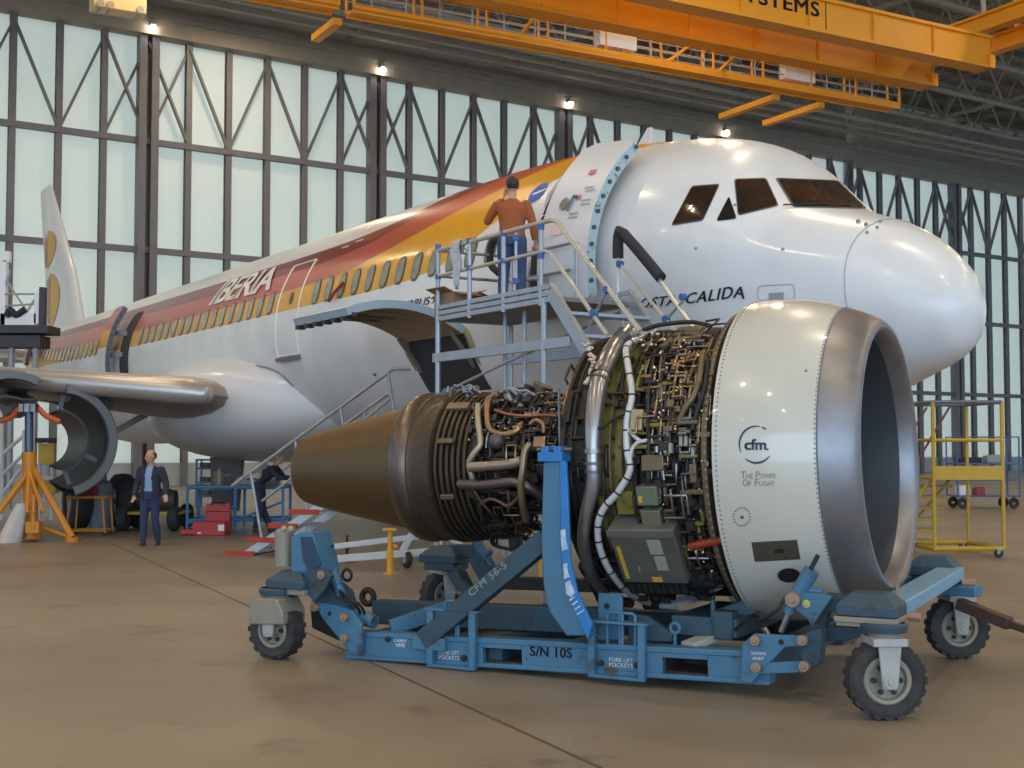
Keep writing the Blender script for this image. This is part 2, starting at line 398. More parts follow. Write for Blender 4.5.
def tabi(x):
    x = max(TAB[0][0], min(TAB[-1][0], x))
    u = lambda q: math.sqrt(max(q - TAB[0][0], 0))
    for i in range(len(TAB) - 1):
        if x <= TAB[i + 1][0]: break
    a, b = TAB[i], TAB[i + 1]; p = TAB[max(i - 1, 0)]; n = TAB[min(i + 2, len(TAB) - 1)]
    t = (u(x) - u(a[0])) / (u(b[0]) - u(a[0])); h = u(b[0]) - u(a[0]); r = []
    for k in (1, 2, 3):
        m0 = (b[k] - p[k]) / max(u(b[0]) - u(p[0]), 1e-6) if i > 0 else (b[k] - a[k]) / h * 1.0
        m1 = (n[k] - a[k]) / max(u(n[0]) - u(a[0]), 1e-6)
        if abs(b[k] - a[k]) < 1e-6: m0 = m1 = 0
        if i + 2 < len(TAB) and abs(n[k] - b[k]) < 1e-6: m1 = 0
        r.append((2 * t**3 - 3 * t**2 + 1) * a[k] + (t**3 - 2 * t**2 + t) * h * m0 + (-2 * t**3 + 3 * t**2) * b[k] + (t**3 - t**2) * h * m1)
    return r
def fus(x, phi, off=0.0):
    """surface point at station x, angle phi (deg, 0 = starboard side, 90 = top); off = distance outwards"""
    zt, zb, w = tabi(x); zm = 0.0 if zt > .8 else (zt + zb) * .5 * (1 - max(0, zt) / .8)
    zm = zm if x < 20 else (0 if x < 30 else (zt + zb) / 2)
    c, s = math.cos(R(phi)), math.sin(R(phi))
    hz = (zt - zm) if s > 0 else (zm - zb)
    n = V((0, c / max(w, .05), s / max(hz, .05))).normalized()
    return V((x, w * c, zm + hz * s)) + n * off
xs = [.22, .2205, .222, .225, .23, .238, .25, .265, .285, .31, .34, .375, .41, .45, .49, .54] + [.6 + .12 * i for i in range(48)] + [6.4 + .8 * i for i in range(28)] + [29 + .5 * i for i in range(31)] + [44.3]
b = MB(); rows = [[fus(x, 360 * k / 72) for k in range(72)] for x in xs]; b.grid(rows, closed_u=True)
b.add(rows[-1], [tuple(range(72))])
def livery():
    m = bpy.data.materials.new('aircraft livery'); m.use_nodes = True; nt = m.node_tree; N = nt.nodes; L = nt.links; bs = N['Principled BSDF']
    bs.inputs['Roughness'].default_value = .30; bs.inputs['Coat Weight'].default_value = .25; bs.inputs['Coat Roughness'].default_value = .12
    tc = N.new('ShaderNodeTexCoord'); sp = N.new('ShaderNodeSeparateXYZ'); L.new(tc.outputs['Object'], sp.inputs[0])
    def mth(op, a, b=None):
        n = N.new('ShaderNodeMath'); n.operation = op
        for i, q in enumerate((a, b)):
            if q is None: continue
            if isinstance(q, (int, float)): n.inputs[i].default_value = q
            else: L.new(q, n.inputs[i])
        return n.outputs[0]
    X, Y, Z = sp.outputs
    phi = mth('DIVIDE', mth('ARCTAN2', Z, mth('ABSOLUTE', Y)), math.pi / 2)     # 0..1 from side to crown
    xn = mth('DIVIDE', X, 45.0)
    def curve(pts):
        n = N.new('ShaderNodeFloatCurve'); c = n.mapping.curves[0]; pts = [(x / 45, p / 90) for x, p in pts]
        c.points[0].location = pts[0]; c.points[1].location = pts[-1]
        for p in pts[1:-1]: c.points.new(*p)
        n.mapping.use_clip = False
        n.mapping.update(); L.new(xn, n.inputs['Value']); return n.outputs[0]
    A = curve([(0, 120), (3.6, 92), (4.4, 74), (5.0, 58), (5.7, 45), (6.4, 32), (7.2, 21), (8.2, 12), (9.2, 9.6), (13, 9.2), (17, 9.2), (28, 10), (35, 12), (45, 14)])
    B = curve([(0, 130), (4.8, 95), (6.2, 64), (7.3, 48), (8.2, 40.5), (9.3, 33), (10.4, 27), (11.8, 22), (13.5, 20.8), (17, 20.6), (28, 22), (35, 24), (45, 26)])
    Cc = curve([(0, 140), (6.4, 95), (8.0, 62), (9.1, 50.5), (10.2, 42.5), (11.4, 35.5), (13, 33), (17, 32.5), (24, 35), (35, 40), (45, 44)])
    D = curve([(0, 140), (8.0, 95), (9.4, 62), (10.6, 48.5), (12.5, 44), (17, 44), (22, 45), (35, 48), (45, 52)])
    cols = [(.74, .75, .76), (.74, .36, .02), (.50, .085, .06), (.22, .028, .02), (.76, .76, .76)]
    prev = None
    nz = N.new('ShaderNodeTexNoise'); nz.inputs['Scale'].default_value = 1.2; nz.inputs['Detail'].default_value = 5; L.new(tc.outputs['Object'], nz.inputs['Vector'])
    for i, cv in enumerate((A, B, Cc, D)):
        g = mth('GREATER_THAN', phi, cv); mx = N.new('ShaderNodeMix'); mx.data_type = 'RGBA'; L.new(g, mx.inputs[0])
        if prev is None: mx.inputs[6].default_value = (*cols[0], 1)
        else: L.new(prev, mx.inputs[6])
        mx.inputs[7].default_value = (*cols[i + 1], 1); prev = mx.outputs[2]
    # faint grime
    mr = N.new('ShaderNodeMapRange'); mr.inputs[1].default_value = .35; mr.inputs[2].default_value = .75; mr.inputs[3].default_value = 1; mr.inputs[4].default_value = .86; L.new(nz.outputs[0], mr.inputs[0])
    mu = N.new('ShaderNodeMix'); mu.data_type = 'RGBA'; mu.blend_type = 'MULTIPLY'; mu.inputs[0].default_value = 1
    L.new(prev, mu.inputs[6]); L.new(mr.outputs[0], mu.inputs[7]); L.new(mu.outputs[2], bs.inputs['Base Color'])
    MATS['livery'] = m; return m
fus_o = b.build('fuselage', livery(), plane, 'white with red, dark red and yellow stripes sweeping over the crown', ang=60)
PM = Matrix.LocRotScale(V(plane.location), plane.rotation_euler, None)
_bm = bmesh.new(); _bm.from_mesh(fus_o.data); BV = BVHTree.FromBMesh(_bm); _bm.free()
def onfus(u, v, off=.012):
    """point of the fuselage seen through photo pixel (u, v), lifted off outwards"""
    o = PLI @ V((0, 0, CAM_H)); d = (PLI.to_3x3() @ ray(u, v)).normalized()
    p, n, i, dist = BV.ray_cast(o, d)
    if p is None: return None
    return p + n * off
def dense(poly, step=6):
    out = []
    for i in range(len(poly)):
        a, c = poly[i], poly[(i + 1) % len(poly)]; n = max(1, int(math.hypot(a[0] - c[0], a[1] - c[1]) / step))
        for k in range(n): out.append((a[0] + (c[0] - a[0]) * k / n, a[1] + (c[1] - a[1]) * k / n))
    return out
def rounded(poly, r, k=4):
    out = []
    for i in range(len(poly)):
        p0, p1, p2 = V((*poly[i - 1], 0)), V((*poly[i], 0)), V((*poly[(i + 1) % len(poly)], 0))
        a = p1 + (p0 - p1).normalized() * r; c = p1 + (p2 - p1).normalized() * r
        for j in range(k + 1):
            t = j / k; q = a * (1 - t) ** 2 + p1 * 2 * t * (1 - t) + c * t * t; out.append((q.x, q.y))
    return out
def patch(name, polyxp, m, parent, off=.012, label=None, sub=8, th=0):
    """fill an outline given in (x, phi) by conforming strips"""
    bm = bmesh.new(); vs = [bm.verts.new((x, p * .0345, 0)) for x, p in polyxp]; bm.faces.new(vs)
    x0, x1 = min(p[0] for p in polyxp), max(p[0] for p in polyxp); y0, y1 = min(p[1] for p in polyxp), max(p[1] for p in polyxp)
    for k in range(1, sub):
        for co, no in (((x0 + (x1 - x0) * k / sub, 0, 0), (1, 0, 0)), ((0, (y0 + (y1 - y0) * k / sub) * .0345, 0), (0, 1, 0))):
            bmesh.ops.bisect_plane(bm, geom=bm.verts[:] + bm.edges[:] + bm.faces[:], plane_co=co, plane_no=no)
    bm.verts.index_update(); b = MB(); b.add([fus(v.co.x, v.co.y / .0345, off) for v in bm.verts], [tuple(v.index for v in f.verts) for f in bm.faces]); bm.free()
    o = b.build(name, m, parent, label, ang=60)
    if th:
        md = o.modifiers.new('t', 'SOLIDIFY'); md.thickness = th; md.offset = 0
    return o
def line_xp(name, pts, w, m, parent, off=.004, closed=False):
    b = MB(); b.tube([fus(x, p, off) for x, p in pts], w, 4, closed=closed); return b.build(name, m, parent)
def rect_xp(xc, pc, wx, hp, r=.25, k=5):
    n = []
    for i in range(4 * k):
        a = 2 * math.pi * (i + .5) / (4 * k); c, s = math.cos(a), math.sin(a)
        n.append((xc + wx / 2 * math.copysign(abs(c) ** r, c), pc + hp / 2 * math.copysign(abs(s) ** r, s)))
    return n
glass = mat('cabin window', (.16, .16, .13), .15, 0, (.36, .36, .30), 8, .8, coat=.5)
wframe = mat('cabin window rim', (.10, .09, .06), .4)
XW = 7.63
ks = [k for k in range(-2, 60) if k not in (10, 11, 12)]
for k in ks:
    x = XW + .533 * k
    if 24.0 - .5 < x < 26.4 or x > 36.5: continue
    o = patch('cabin_window', rect_xp(x, 15.0, .29, 13.0, .7), wframe, plane, .006, sub=2)
    patch('pane', rect_xp(x, 15.0, .235, 11.0, .7), glass, o, .012, sub=2)
# radome joint
line_xp('radome_seam', [(1.22 + .28 * math.cos(R(p * 1.0)) ** 2 * 0 - .0, p) for p in range(-80, 260, 6)], .006, mat('seam grey', (.33, .36, .42), .6), plane)
# forward right door 2 outline (closed)
trim_w = mat('door outline white', (.85, .8, .74), .4)
b = MB(); P = [(x, p) for x, p in dense(rounded([(13.11, -14), (14.13, -14), (14.13, 36), (13.11, 36)], .25), .1)]; P = [q for a, c in zip(P, P[1:] + P[:1]) for q in ([a] if abs(a[1] - c[1]) < 2 else [(a[0] + (c[0] - a[0]) * k / 24, a[1] + (c[1] - a[1]) * k / 24) for k in range(24)])]
b.tube([fus(x, p, .006) for x, p in P], .016, 4, closed=True)
d2 = b.build('cabin_door', trim_w, plane)
patch('door_window', rect_xp(13.55, 15, .15, 6.5, .8), wframe, d2, .01, sub=2)
b = MB(); b.box(fus(13.62, -15.5, .03), (1.0, .1, .07), Matrix.Rotation(R(-15), 3, 'X')); b.build('sill', gap_m, d2)
# opened doors: panel held off the fuselage, shade of the opening painted dark beside it
door_edge = mat('door edge', (.40, .50, .55), .4, .2, dirt=(.08, .09, .1), ds=14, dthr=.56)
opening_shade = mat('opening shade dark', (.035, .033, .035), .8)  # shade of the unlit openings put into a near-black colour
def open_door(xo, wo, xp, wp, p0, p1, off, label, edge, lines=True, xt=0, name='open_door'):
    d = patch('doorway', rect_xp(xo, (p0 + p1) / 2, wo, p1 - p0, .3), opening_shade, plane, .008, 'dark sheet for the shaded doorway', sub=6)
    rows = []; th = .13; n = 22
    outl = []
    for i in range(n + 1):
        p = p0 + (p1 - p0) * i / n; sh = xt * i / n
        outl.append((p, sh))
    b = MB(); rows_o = []; nx = 6
    for (p, sh) in outl:
        e = 1.0; f = min((p - p0) / 3.5, (p1 - p) / 3.5, 1); ins = (1 - math.sqrt(max(0, 1 - (1 - f) ** 2))) * .12
        rows_o.append([(xp - wp / 2 + ins + (wp - 2 * ins) * j / nx + sh, p) for j in range(nx + 1)])
    O = [[fus(x, p, off) for x, p in r] for r in rows_o]; I = [[fus(x, p, off - th) for x, p in r] for r in rows_o]
    b.grid(O); b.build(name, MATS['livery'] if lines else skin_w, plane, label, ang=60)
    pan = plane.children[-1]
    b = MB(); b.grid(I)
    E = MB()
    for r in range(n): # edges
        for j in (0, nx): E.add([O[r][j], O[r + 1][j], I[r + 1][j], I[r][j]], [(0, 1, 2, 3)])
    for r in (0, n):
        for j in range(nx): E.add([O[r][j], O[r][j + 1], I[r][j + 1], I[r][j]], [(0, 1, 2, 3)])
    E.build('door_edge', edge, pan, 'pale blue edge with dark latches', ang=60); b.build('door_lining', mat('door lining', (.5, .5, .48), .6), pan, ang=60)
    for r in range(1, n, 2):
        b = MB(); q = (O[r][0] * .55 + I[r][0] * .45); b.cyl(q, q - V((.02, 0, 0)), .028, 8); b.build('latch', mat('latch green', (.02, .09, .09), .5), pan)
    b = MB()
    for f in (.35, .65): # hinge arm from frame to door
        p = p0 + (p1 - p0) * f; b.beam(fus(xo + .1, p, .0), fus(xp, p, off - th), .08, .12)
    b.build('hinge_arm', mat('hinge grey', (.3, .32, .34), .5, .5), pan)
    return pan
door1 = open_door(5.12, .80, 4.50, .92, -14, 51, .30, 'open white forward door with round window and stencils', door_edge, lines=False, xt=0)
open_door(24.35, .8, 25.25, .82, -13, 38, .34, 'opened rear cabin door in stripe colours', mat('door edge dark', (.12, .14, .17), .5), xt=0)
open_door(35.6, .7, 36.3, .75, 0, 38, .3, 'opened last cabin door near the tail', MATS['door edge dark'], xt=0)
# details on door 1
def dfus(x, p, o=.31): return fus(x, p, o)
b = MB(); c = dfus(4.62, 22); nrm = (dfus(4.62, 22, .4) - c).normalized(); b.cyl(c, c + nrm * .015, .085, 16); b.build('porthole', mat('port rim', (.28, .27, .24), .4), door1)
b = MB(); b.cyl(c + nrm * .015, c + nrm * .02, .06, 16); b.build('pane', glass, plane.children[-1] if False else door1)
red_m = mat('stencil red', (.6, .16, .12), .5); grey_t = mat('stencil grey', (.35, .35, .34), .5)
def dpatch(name, poly, m, off=.315):
    bm_ = MB(); pts = [fus(x, p, off) for x, p in poly]; bm_.add(pts, [tuple(range(len(pts)))]); return bm_.build(name, m, door1)
dpatch('placard', [(4.42, 33), (4.30, 33), (4.30, 35), (4.42, 35)], red_m)
dpatch('placard', [(4.42, 23), (4.34, 23), (4.34, 24.5), (4.42, 24.5)], red_m)
dpatch('placard', [(4.72, 11), (4.52, 11), (4.52, 15), (4.72, 15)], mat('stencil pink', (.8, .6, .57), .5))
b = MB(); b.beam(dfus(4.50, 19, .33), dfus(4.46, 24, .33), .03).beam(dfus(4.46, 24, .33), dfus(4.40, 24, .33), .03); b.build('door_handle', mat('dark handle', (.1, .1, .1), .4), door1)
for i, (xx, pp) in enumerate([(4.34, 27), (4.30, 25.6), (4.31, 22), (4.30, 20.5), (4.46, 17.6), (4.46, 16.2)]):
    dpatch('stencil_line', [(xx, pp), (xx - .17, pp), (xx - .17, pp + .5), (xx, pp + .5)], grey_t)
dpatch('placard', [(4.86, -4), (4.72, -4), (4.72, -2.5), (4.86, -2.5)], grey_t)
# opening frame ring round the forward door
b = MB(); b.tube([fus(x, p, .02) for x, p in rect_xp(5.12, 18, .88, 66, .3, 8)], .03, 6, closed=True); b.build('door_surround', mat('surround blue grey', (.42, .47, .52), .4, .3), plane)

# cockpit glazing from outlines seen on the nose
cg = mat('cockpit glass', (.012, .013, .012), .06, 0, (.05, .02, .008), 2.2, .25, coat=.4)
seal = mat('glass seal', (.06, .065, .07), .5)
def cockpit_pane(poly, name='cockpit_window'):
    def mk(pl, off):
        poly2 = dense(rounded(pl, 3.0), 5); cx_ = sum(p[0] for p in poly2) / len(poly2); cy_ = sum(p[1] for p in poly2) / len(poly2)
        b = MB(); rings = []
        for s in (1, .8, .6, .4, .2): rings.append([onfus(cx_ + (x - cx_) * s, cy_ + (y - cy_) * s, off) for x, y in poly2])
        b.grid(rings, closed_u=True); b.add([onfus(cx_, cy_, off)] + rings[-1], [(0, 1 + i, 1 + (i + 1) % len(poly2)) for i in range(len(poly2))]); return b
    o = mk(poly, .006).build(name, seal, plane, ang=60)
    cx_ = sum(p[0] for p in poly) / len(poly); cy_ = sum(p[1] for p in poly) / len(poly)
    inn = [(cx_ + (x - cx_) * .93, cy_ + (y - cy_) * .91) for x, y in poly]
    mk(inn, .012).build('pane', cg, o, ang=60)
    return o
cockpit_pane([(775, 178), (838, 180.5), (867, 209), (793, 207.5)])
cockpit_pane([(734, 179), (766, 178), (779, 206), (738, 216)])
cockpit_pane([(729, 196), (737, 219), (716, 221.5)])
cockpit_pane([(692, 186), (720, 184), (703, 221), (671, 226)])
b = MB(); q = [onfus(x, y, .02) for x, y in ((783, 206), (800, 206), (825, 206), (850, 207))]; b.tube(q, .008, 4); b.build('wiper', black_m, plane)
# nose marks
for (u, v, s) in ((858, 222, 2.4), (866, 225, 2), (877, 228, 1.8), (867, 233, 1.6), (880, 222, 2)):
    c = onfus(u, v, .01); b = MB(); b.ball(c, .011 * s, 5); b.build('probe_cover', mat('scuff', (.32, .28, .2), .6), plane)
for (u, v) in ((696, 248), (783, 249), (735, 205.0)):
    c = onfus(u, v, .004); b = MB(); b.ball(c, .018, 5); b.build('rivet_spot', grey_t, plane)
b = MB(); b.tube([onfus(u, v, .003) for u, v in rounded([(758, 286), (794, 284), (795, 299), (758, 300)], 4)], .006, 4, closed=True); b.build('access_hatch', mat('hatch line', (.5, .36, .36), .5), plane)
b = MB(); b.add([onfus(u, v, .01) for u, v in ((769, 293), (784, 292), (784, 300), (769, 300))], [(0, 1, 2, 3)]); b.build('static_plate', mat('plate grey', (.42, .45, .48), .3, .6), plane)
# lettering conforming to the skin
def skin_text(txt, c, m, bold, space=1.0, name='lettering', label=None, off=.014, sub=True):
    """c: corners bl, br, tr, tl in photo pixels"""
    K = [fusxp(*q) for q in c]
    def fn(a, b_):
        x = (K[0][0] * (1 - a) + K[1][0] * a) * (1 - b_) + (K[3][0] * (1 - a) + K[2][0] * a) * b_
        p = (K[0][1] * (1 - a) + K[1][1] * a) * (1 - b_) + (K[3][1] * (1 - a) + K[2][1] * a) * b_
        return fus(x, p, off)
    vs, fs = text_mesh(txt, bold, 0, 0, space); bm = bmesh.new(); q = [bm.verts.new((v.x, v.y, 0)) for v in vs]
    for f in fs: bm.faces.new([q[i] for i in f])
    for k in range(1, 10): bmesh.ops.bisect_plane(bm, geom=bm.verts[:] + bm.edges[:] + bm.faces[:], plane_co=(0, k / 10, 0), plane_no=(0, 1, 0))
    bm.verts.index_update(); b = MB(); b.add([fn(v.co.x, v.co.y) for v in bm.verts], [tuple(v.index for v in f.verts) for f in bm.faces]); bm.free()
    return b.build(name, m, plane, label)
def fusxp(u, v):
    p = onfus(u, v, 0); zt, zb, w = tabi(p.x); zm = 0.0 if zt > .8 else (zt + zb) * .5 * (1 - max(0, zt) / .8)
    hz = (zt - zm) if p.z > zm else (zm - zb)
    return p.x, math.degrees(math.atan2((p.z - zm) / hz, p.y / w))
text_w = mat('paint white', (.86, .84, .8), .4); text_k = mat('paint black', (.02, .03, .05), .4)
skin_text('IBERIA', [(209, 306), (270, 290), (284, 265), (229, 281)], text_w, .028, .95, label='big white slanted capitals', off=.018)
skin_text('COSTA', [(630, 309.5), (677, 305), (680, 294.5), (634, 299)], text_k, .018, 1.1, label='black capitals')
skin_text('CALIDA', [(685.5, 304), (745.5, 299), (748, 288), (689, 293)], text_k, .018, 1.1, label='black capitals')
skin_text('AIRBUS A321', [(400, 311), (452, 299.5), (454, 292), (402, 302)], text_k, .01, 1.0, label='small black letters')
# round blue emblem ahead of the stripes
ce = fusxp(542, 192)
em = patch('round_emblem', rect_xp(ce[0] + .08, ce[1], .34, 10.6, 1.0, 6), mat('emblem blue', (.015, .10, .42), .55), plane, .012, 'blue disc with white band', sub=3)
patch('emblem_band', [(ce[0] + .16, ce[1] - 1.6), (ce[0] - .16, ce[1] + .6), (ce[0] - .16, ce[1] + 1.4), (ce[0] + .16, ce[1] - .6)], text_w, em, .02, sub=2)
for (u, v) in ((346, 247.5), (360, 241)):
    c = fusxp(u, v); patch('roof_marking', rect_xp(c[0], c[1], .3, .8, .5), text_w, plane, .012, sub=1)
c = onfus(322, 322, .01); b = MB(); b.ball(c, .07, 6, (1, .5, .6)); b.build('drain_mast', gap_m, plane)
c = onfus(375, 374, .01); b = MB(); b.ball(c, .05, 6, (1, .5, .6)); b.build('drain_mast', gap_m, plane)
b = MB(); b.prism([(5.85, 1.93), (5.55, 2.2), (5.46, 2.2), (5.5, 1.93)], lambda a, c: V((a, -.015, c)), (0, .03, 0)); b.build('antenna', skin_w, plane)
b = MB(); b.prism([(6.9, 2.05), (6.6, 2.2), (6.45, 2.2), (6.45, 2.05)], lambda a, c: V((a, -.015, c)), (0, .03, 0)); b.build('antenna', mat('orange beacon', (.8, .3, .03), .4), plane)

# ---- forward cargo door, swung up and out below the stripes
cargo_in = mat('cargo lining', (.34, .27, .17), .8, 0, (.26, .20, .12), 5, .6)
xc0, xc1 = 7.2, 9.0
patch('cargo_opening', rect_xp((xc0 + xc1) / 2, -37, xc1 - xc0, 46, .2), opening_shade, plane, .006, 'dark sheet for the shaded cargo bay opening', sub=6)
b = MB()
b.tube([fus(x, p, .01) for x, p in rect_xp((xc0 + xc1) / 2, -37, xc1 - xc0 + .1, 46, .2, 6)], .05, 6, closed=True); b.build('cargo_surround', cargo_in, plane)
b = MB(); Z = Matrix
for k in range(4): b.beam(fus(xc0 + .35 + k * .42, -24, -.15), fus(xc0 + .35 + k * .42, -54, -.15), .05)
b.build('cargo_net', mat('cargo post', (.4, .3, .2), .7), plane)
# door shell: arc from the hinge line outward and up
def cdoor(t, x, off=0):
    # t 0 = hinge, 1 = free edge ; section is the fuselage arc rotated about the hinge
    hy, hz = fus(8, -14).y, fus(8, -14).z
    ph = -14 - 54 * t; p = fus(8, ph, off); d = V((p.y - hy, p.z - hz)); a = R(CARGO_ROT)
    return V((x, hy + d.x * math.cos(a) - d.y * math.sin(a), hz + d.x * math.sin(a) + d.y * math.cos(a)))
CARGO_ROT = 135
O = [[cdoor(t / 14, xc0 + (xc1 - xc0) * j / 6, .0) for j in range(7)] for t in range(15)]
I = [[cdoor(t / 14, xc0 + (xc1 - xc0) * j / 6, -.11) for j in range(7)] for t in range(15)]
b = MB(); b.grid(O); cd = b.build('cargo_door', skin_w, plane, 'raised curved cargo door', ang=60)
b = MB(); b.grid(I); b.build('door_lining', cargo_in, cd, 'brown inner face', ang=60)
b = MB()
for r in range(14):
    for j in (0, 6): b.add([O[r][j], O[r + 1][j], I[r + 1][j], I[r][j]], [(0, 1, 2, 3)])
for j in range(6): b.add([O[14][j], O[14][j + 1], I[14][j + 1], I[14][j]], [(0, 1, 2, 3)])
b.build('door_edge', mat('edge pale blue', (.36, .47, .56), .4, .2), cd, 'pale blue curved edge', ang=60)
b = MB()
for k in range(6):
    p = cdoor(.97, xc0 + .2 + k * .31, -.13); b.box(p, (.1, .12, .1))
b.box(cdoor(.95, (xc0 + xc1) / 2, -.12), (1.8, .08, .05)); b.build('door_latch', mat('latch dark', (.05, .04, .04), .6), cd)
b = MB()
for k in range(3): b.box(cdoor(.45, xc0 + .45 + k * .45, -.13), (.06, .9, .05), Matrix.Rotation(R(CARGO_ROT - 50 + 90), 3, 'X') if False else None)
for x in (xc0 + .12, xc1 - .12): b.beam(cdoor(.08, x, -.14), fus(x, -30, 0), .05)
b.build('door_strut', mat('strut', (.2, .16, .12), .5), cd)
ta, tb = onfus(345, 283, .03), onfus(332, 302, .06)
b = MB(); b.tube([ta, (ta + tb) / 2 + V((0, .04, -.02)), tb], .028, 5); b.build('streamer', mat('streamer red', (.3, .03, .04), .7), plane)

# ---- tail
def airfoil(n=10):
    pts = []
    for i in range(n + 1):
        x = (1 - math.cos(math.pi * i / n)) / 2; y = 5 * (.2969 * math.sqrt(x) - .126 * x - .3516 * x * x + .2843 * x**3 - .1036 * x**4); pts.append((x, y))
    return [(x, y) for x, y in reversed(pts)] + [(x, -y) for x, y in pts[1:-1]]
AF = airfoil()
def surf_af(secs, plane_='xz'):
    """secs: (le point, chord, thickness ratio, normal axis)"""
    rows = []
    for le, ch, th, n in secs: rows.append([V(le) + V((x * ch, 0, 0)) + V(n) * (y * ch * th) for x, y in AF])
    b = MB(); b.grid(rows, closed_u=True); b.add(rows[-1], [tuple(range(len(AF)))]); b.add(rows[0], [tuple(range(len(AF)))]); return b
fin = surf_af([((35.2, 0, 1.75), 6.3, .08, (0, 1, 0)), ((36.9, 0, 2.3), 5.6, .10, (0, 1, 0)), ((38.1, 0, 4.0), 4.6, .10, (0, 1, 0)), ((41.9, 0, 7.7), 2.0, .09, (0, 1, 0)), ((42.3, 0, 7.85), 1.5, .04, (0, 1, 0))]).build('tail_fin', skin_w, plane)
_bm = bmesh.new(); _bm.from_mesh(fin.data); FBV = BVHTree.FromBMesh(_bm); _bm.free()
em_y = mat('emblem gold', (.62, .37, .05), .45); em_r = mat('emblem red', (.42, .25, .22), .5)
def fpatch(poly, m, off):
    poly = dense([(x, z) for x, z in poly], .25); n = len(poly); cx_ = sum(p[0] for p in poly) / n; cz_ = sum(p[1] for p in poly) / n; b = MB(); rg = []
    for s_ in (1, .75, .5, .25, .02):
        r_ = []
        for x, z in poly:
            h = FBV.ray_cast(V((cx_ + (x - cx_) * s_, 4, cz_ + (z - cz_) * s_)), V((0, -1, 0)))[0]; r_.append((h if h else V((cx_ + (x - cx_) * s_, .01, cz_ + (z - cz_) * s_))) + V((0, .02, 0)))
        rg.append(r_)
    b.grid(rg, closed_u=True); b.build('fin_emblem', m, fin)
def dshape(x0, x1, z0, z1, n=14):   # straight on the aft side, bulging forward
    return [(x1, z0)] + [(x1 - (x1 - x0) * math.sin(math.pi * (i + .5) / n) ** .6, z0 + (z1 - z0) * (i + .5) / n) for i in range(n)] + [(x1, z1)]
fpatch(dshape(40.2, 41.9, 4.55, 6.0), em_y, .30); fpatch([(42.0, 4.6), (42.6, 4.7), (42.75, 5.6), (42.0, 5.9)], em_r, .26)
fpatch(dshape(39.2, 41.1, 2.2, 4.3), em_y, .36); fpatch([(41.2, 2.4), (42.0, 2.5), (42.2, 4.1), (41.2, 4.25)], em_r, .30)
stab = surf_af([((38.0, .9, 1.1), 4.2, .09, (0, 0, 1)), ((41.6, 6.2, 1.75), 1.6, .09, (0, 0, 1))]).build('tailplane', skin_w, plane)
surf_af([((38.0, -.9, 1.1), 4.2, .09, (0, 0, 1)), ((41.6, -6.2, 1.75), 1.6, .09, (0, 0, 1))]).build('tailplane', skin_w, plane)
# ---- wings, fairing
wing_m = mat('wing metal', (.46, .44, .43), .33, .55, (.40, .38, .37), 1.5, .5)
def wing(s):
    secs = [((15.6, s * 1.2, -1.3), 6.8, .13, (0, 0, 1)), ((15.55, s * 2.9, -1.15), 6.4, .13, (0, 0, 1)), ((17.6, s * 6.4, -.82), 4.3, .12, (0, 0, 1)), ((23.0, s * 16.8, .3), 1.6, .11, (0, 0, 1))]
    return surf_af(secs).build('wing', wing_m, plane, ang=50)
wing(1); wing(-1)
b = MB(); rows = []
for i in range(25):
    t = i / 24; x = 12.6 + 11.4 * t; s_ = math.sin(math.pi * min(1, t * 1.0)) ** .45 if 0 < t < 1 else .02
    rows.append([V((x, 2.72 * s_ * math.copysign(abs(math.cos(a)) ** .75, math.cos(a)) if True else 0, -1.28 + (1.22 * s_) * math.copysign(abs(math.sin(a)) ** .8, math.sin(a)))) for a in [2 * math.pi * k / 36 for k in range(36)]])
b.grid(rows, closed_u=True); b.build('belly_fairing', skin_w, plane, ang=60)
# seams on the fairing
b = MB(); b.tube([fus(x, p, .02) for x, p in ((13.9, -30), (14.3, -22), (15.2, -17), (16.5, -16), (18, -18))], .012, 4, smooth=4); b.build('fairing_seam', gap_m, plane)
for s in (1,):   # rounded inboard slat end and landing light housing
    b = MB(); b.tube([(15.3, 2.95, -1.17), (15.55, 3.4, -1.12), (16.3, 4.6, -1.0), (17.55, 6.5, -.82), (20, 11, -.35)], [.20, .24, .22, .19, .13], 14, smooth=4); b.ball((15.3, 2.95, -1.17), .2, 8)
    b.build('slat', wing_m, plane)
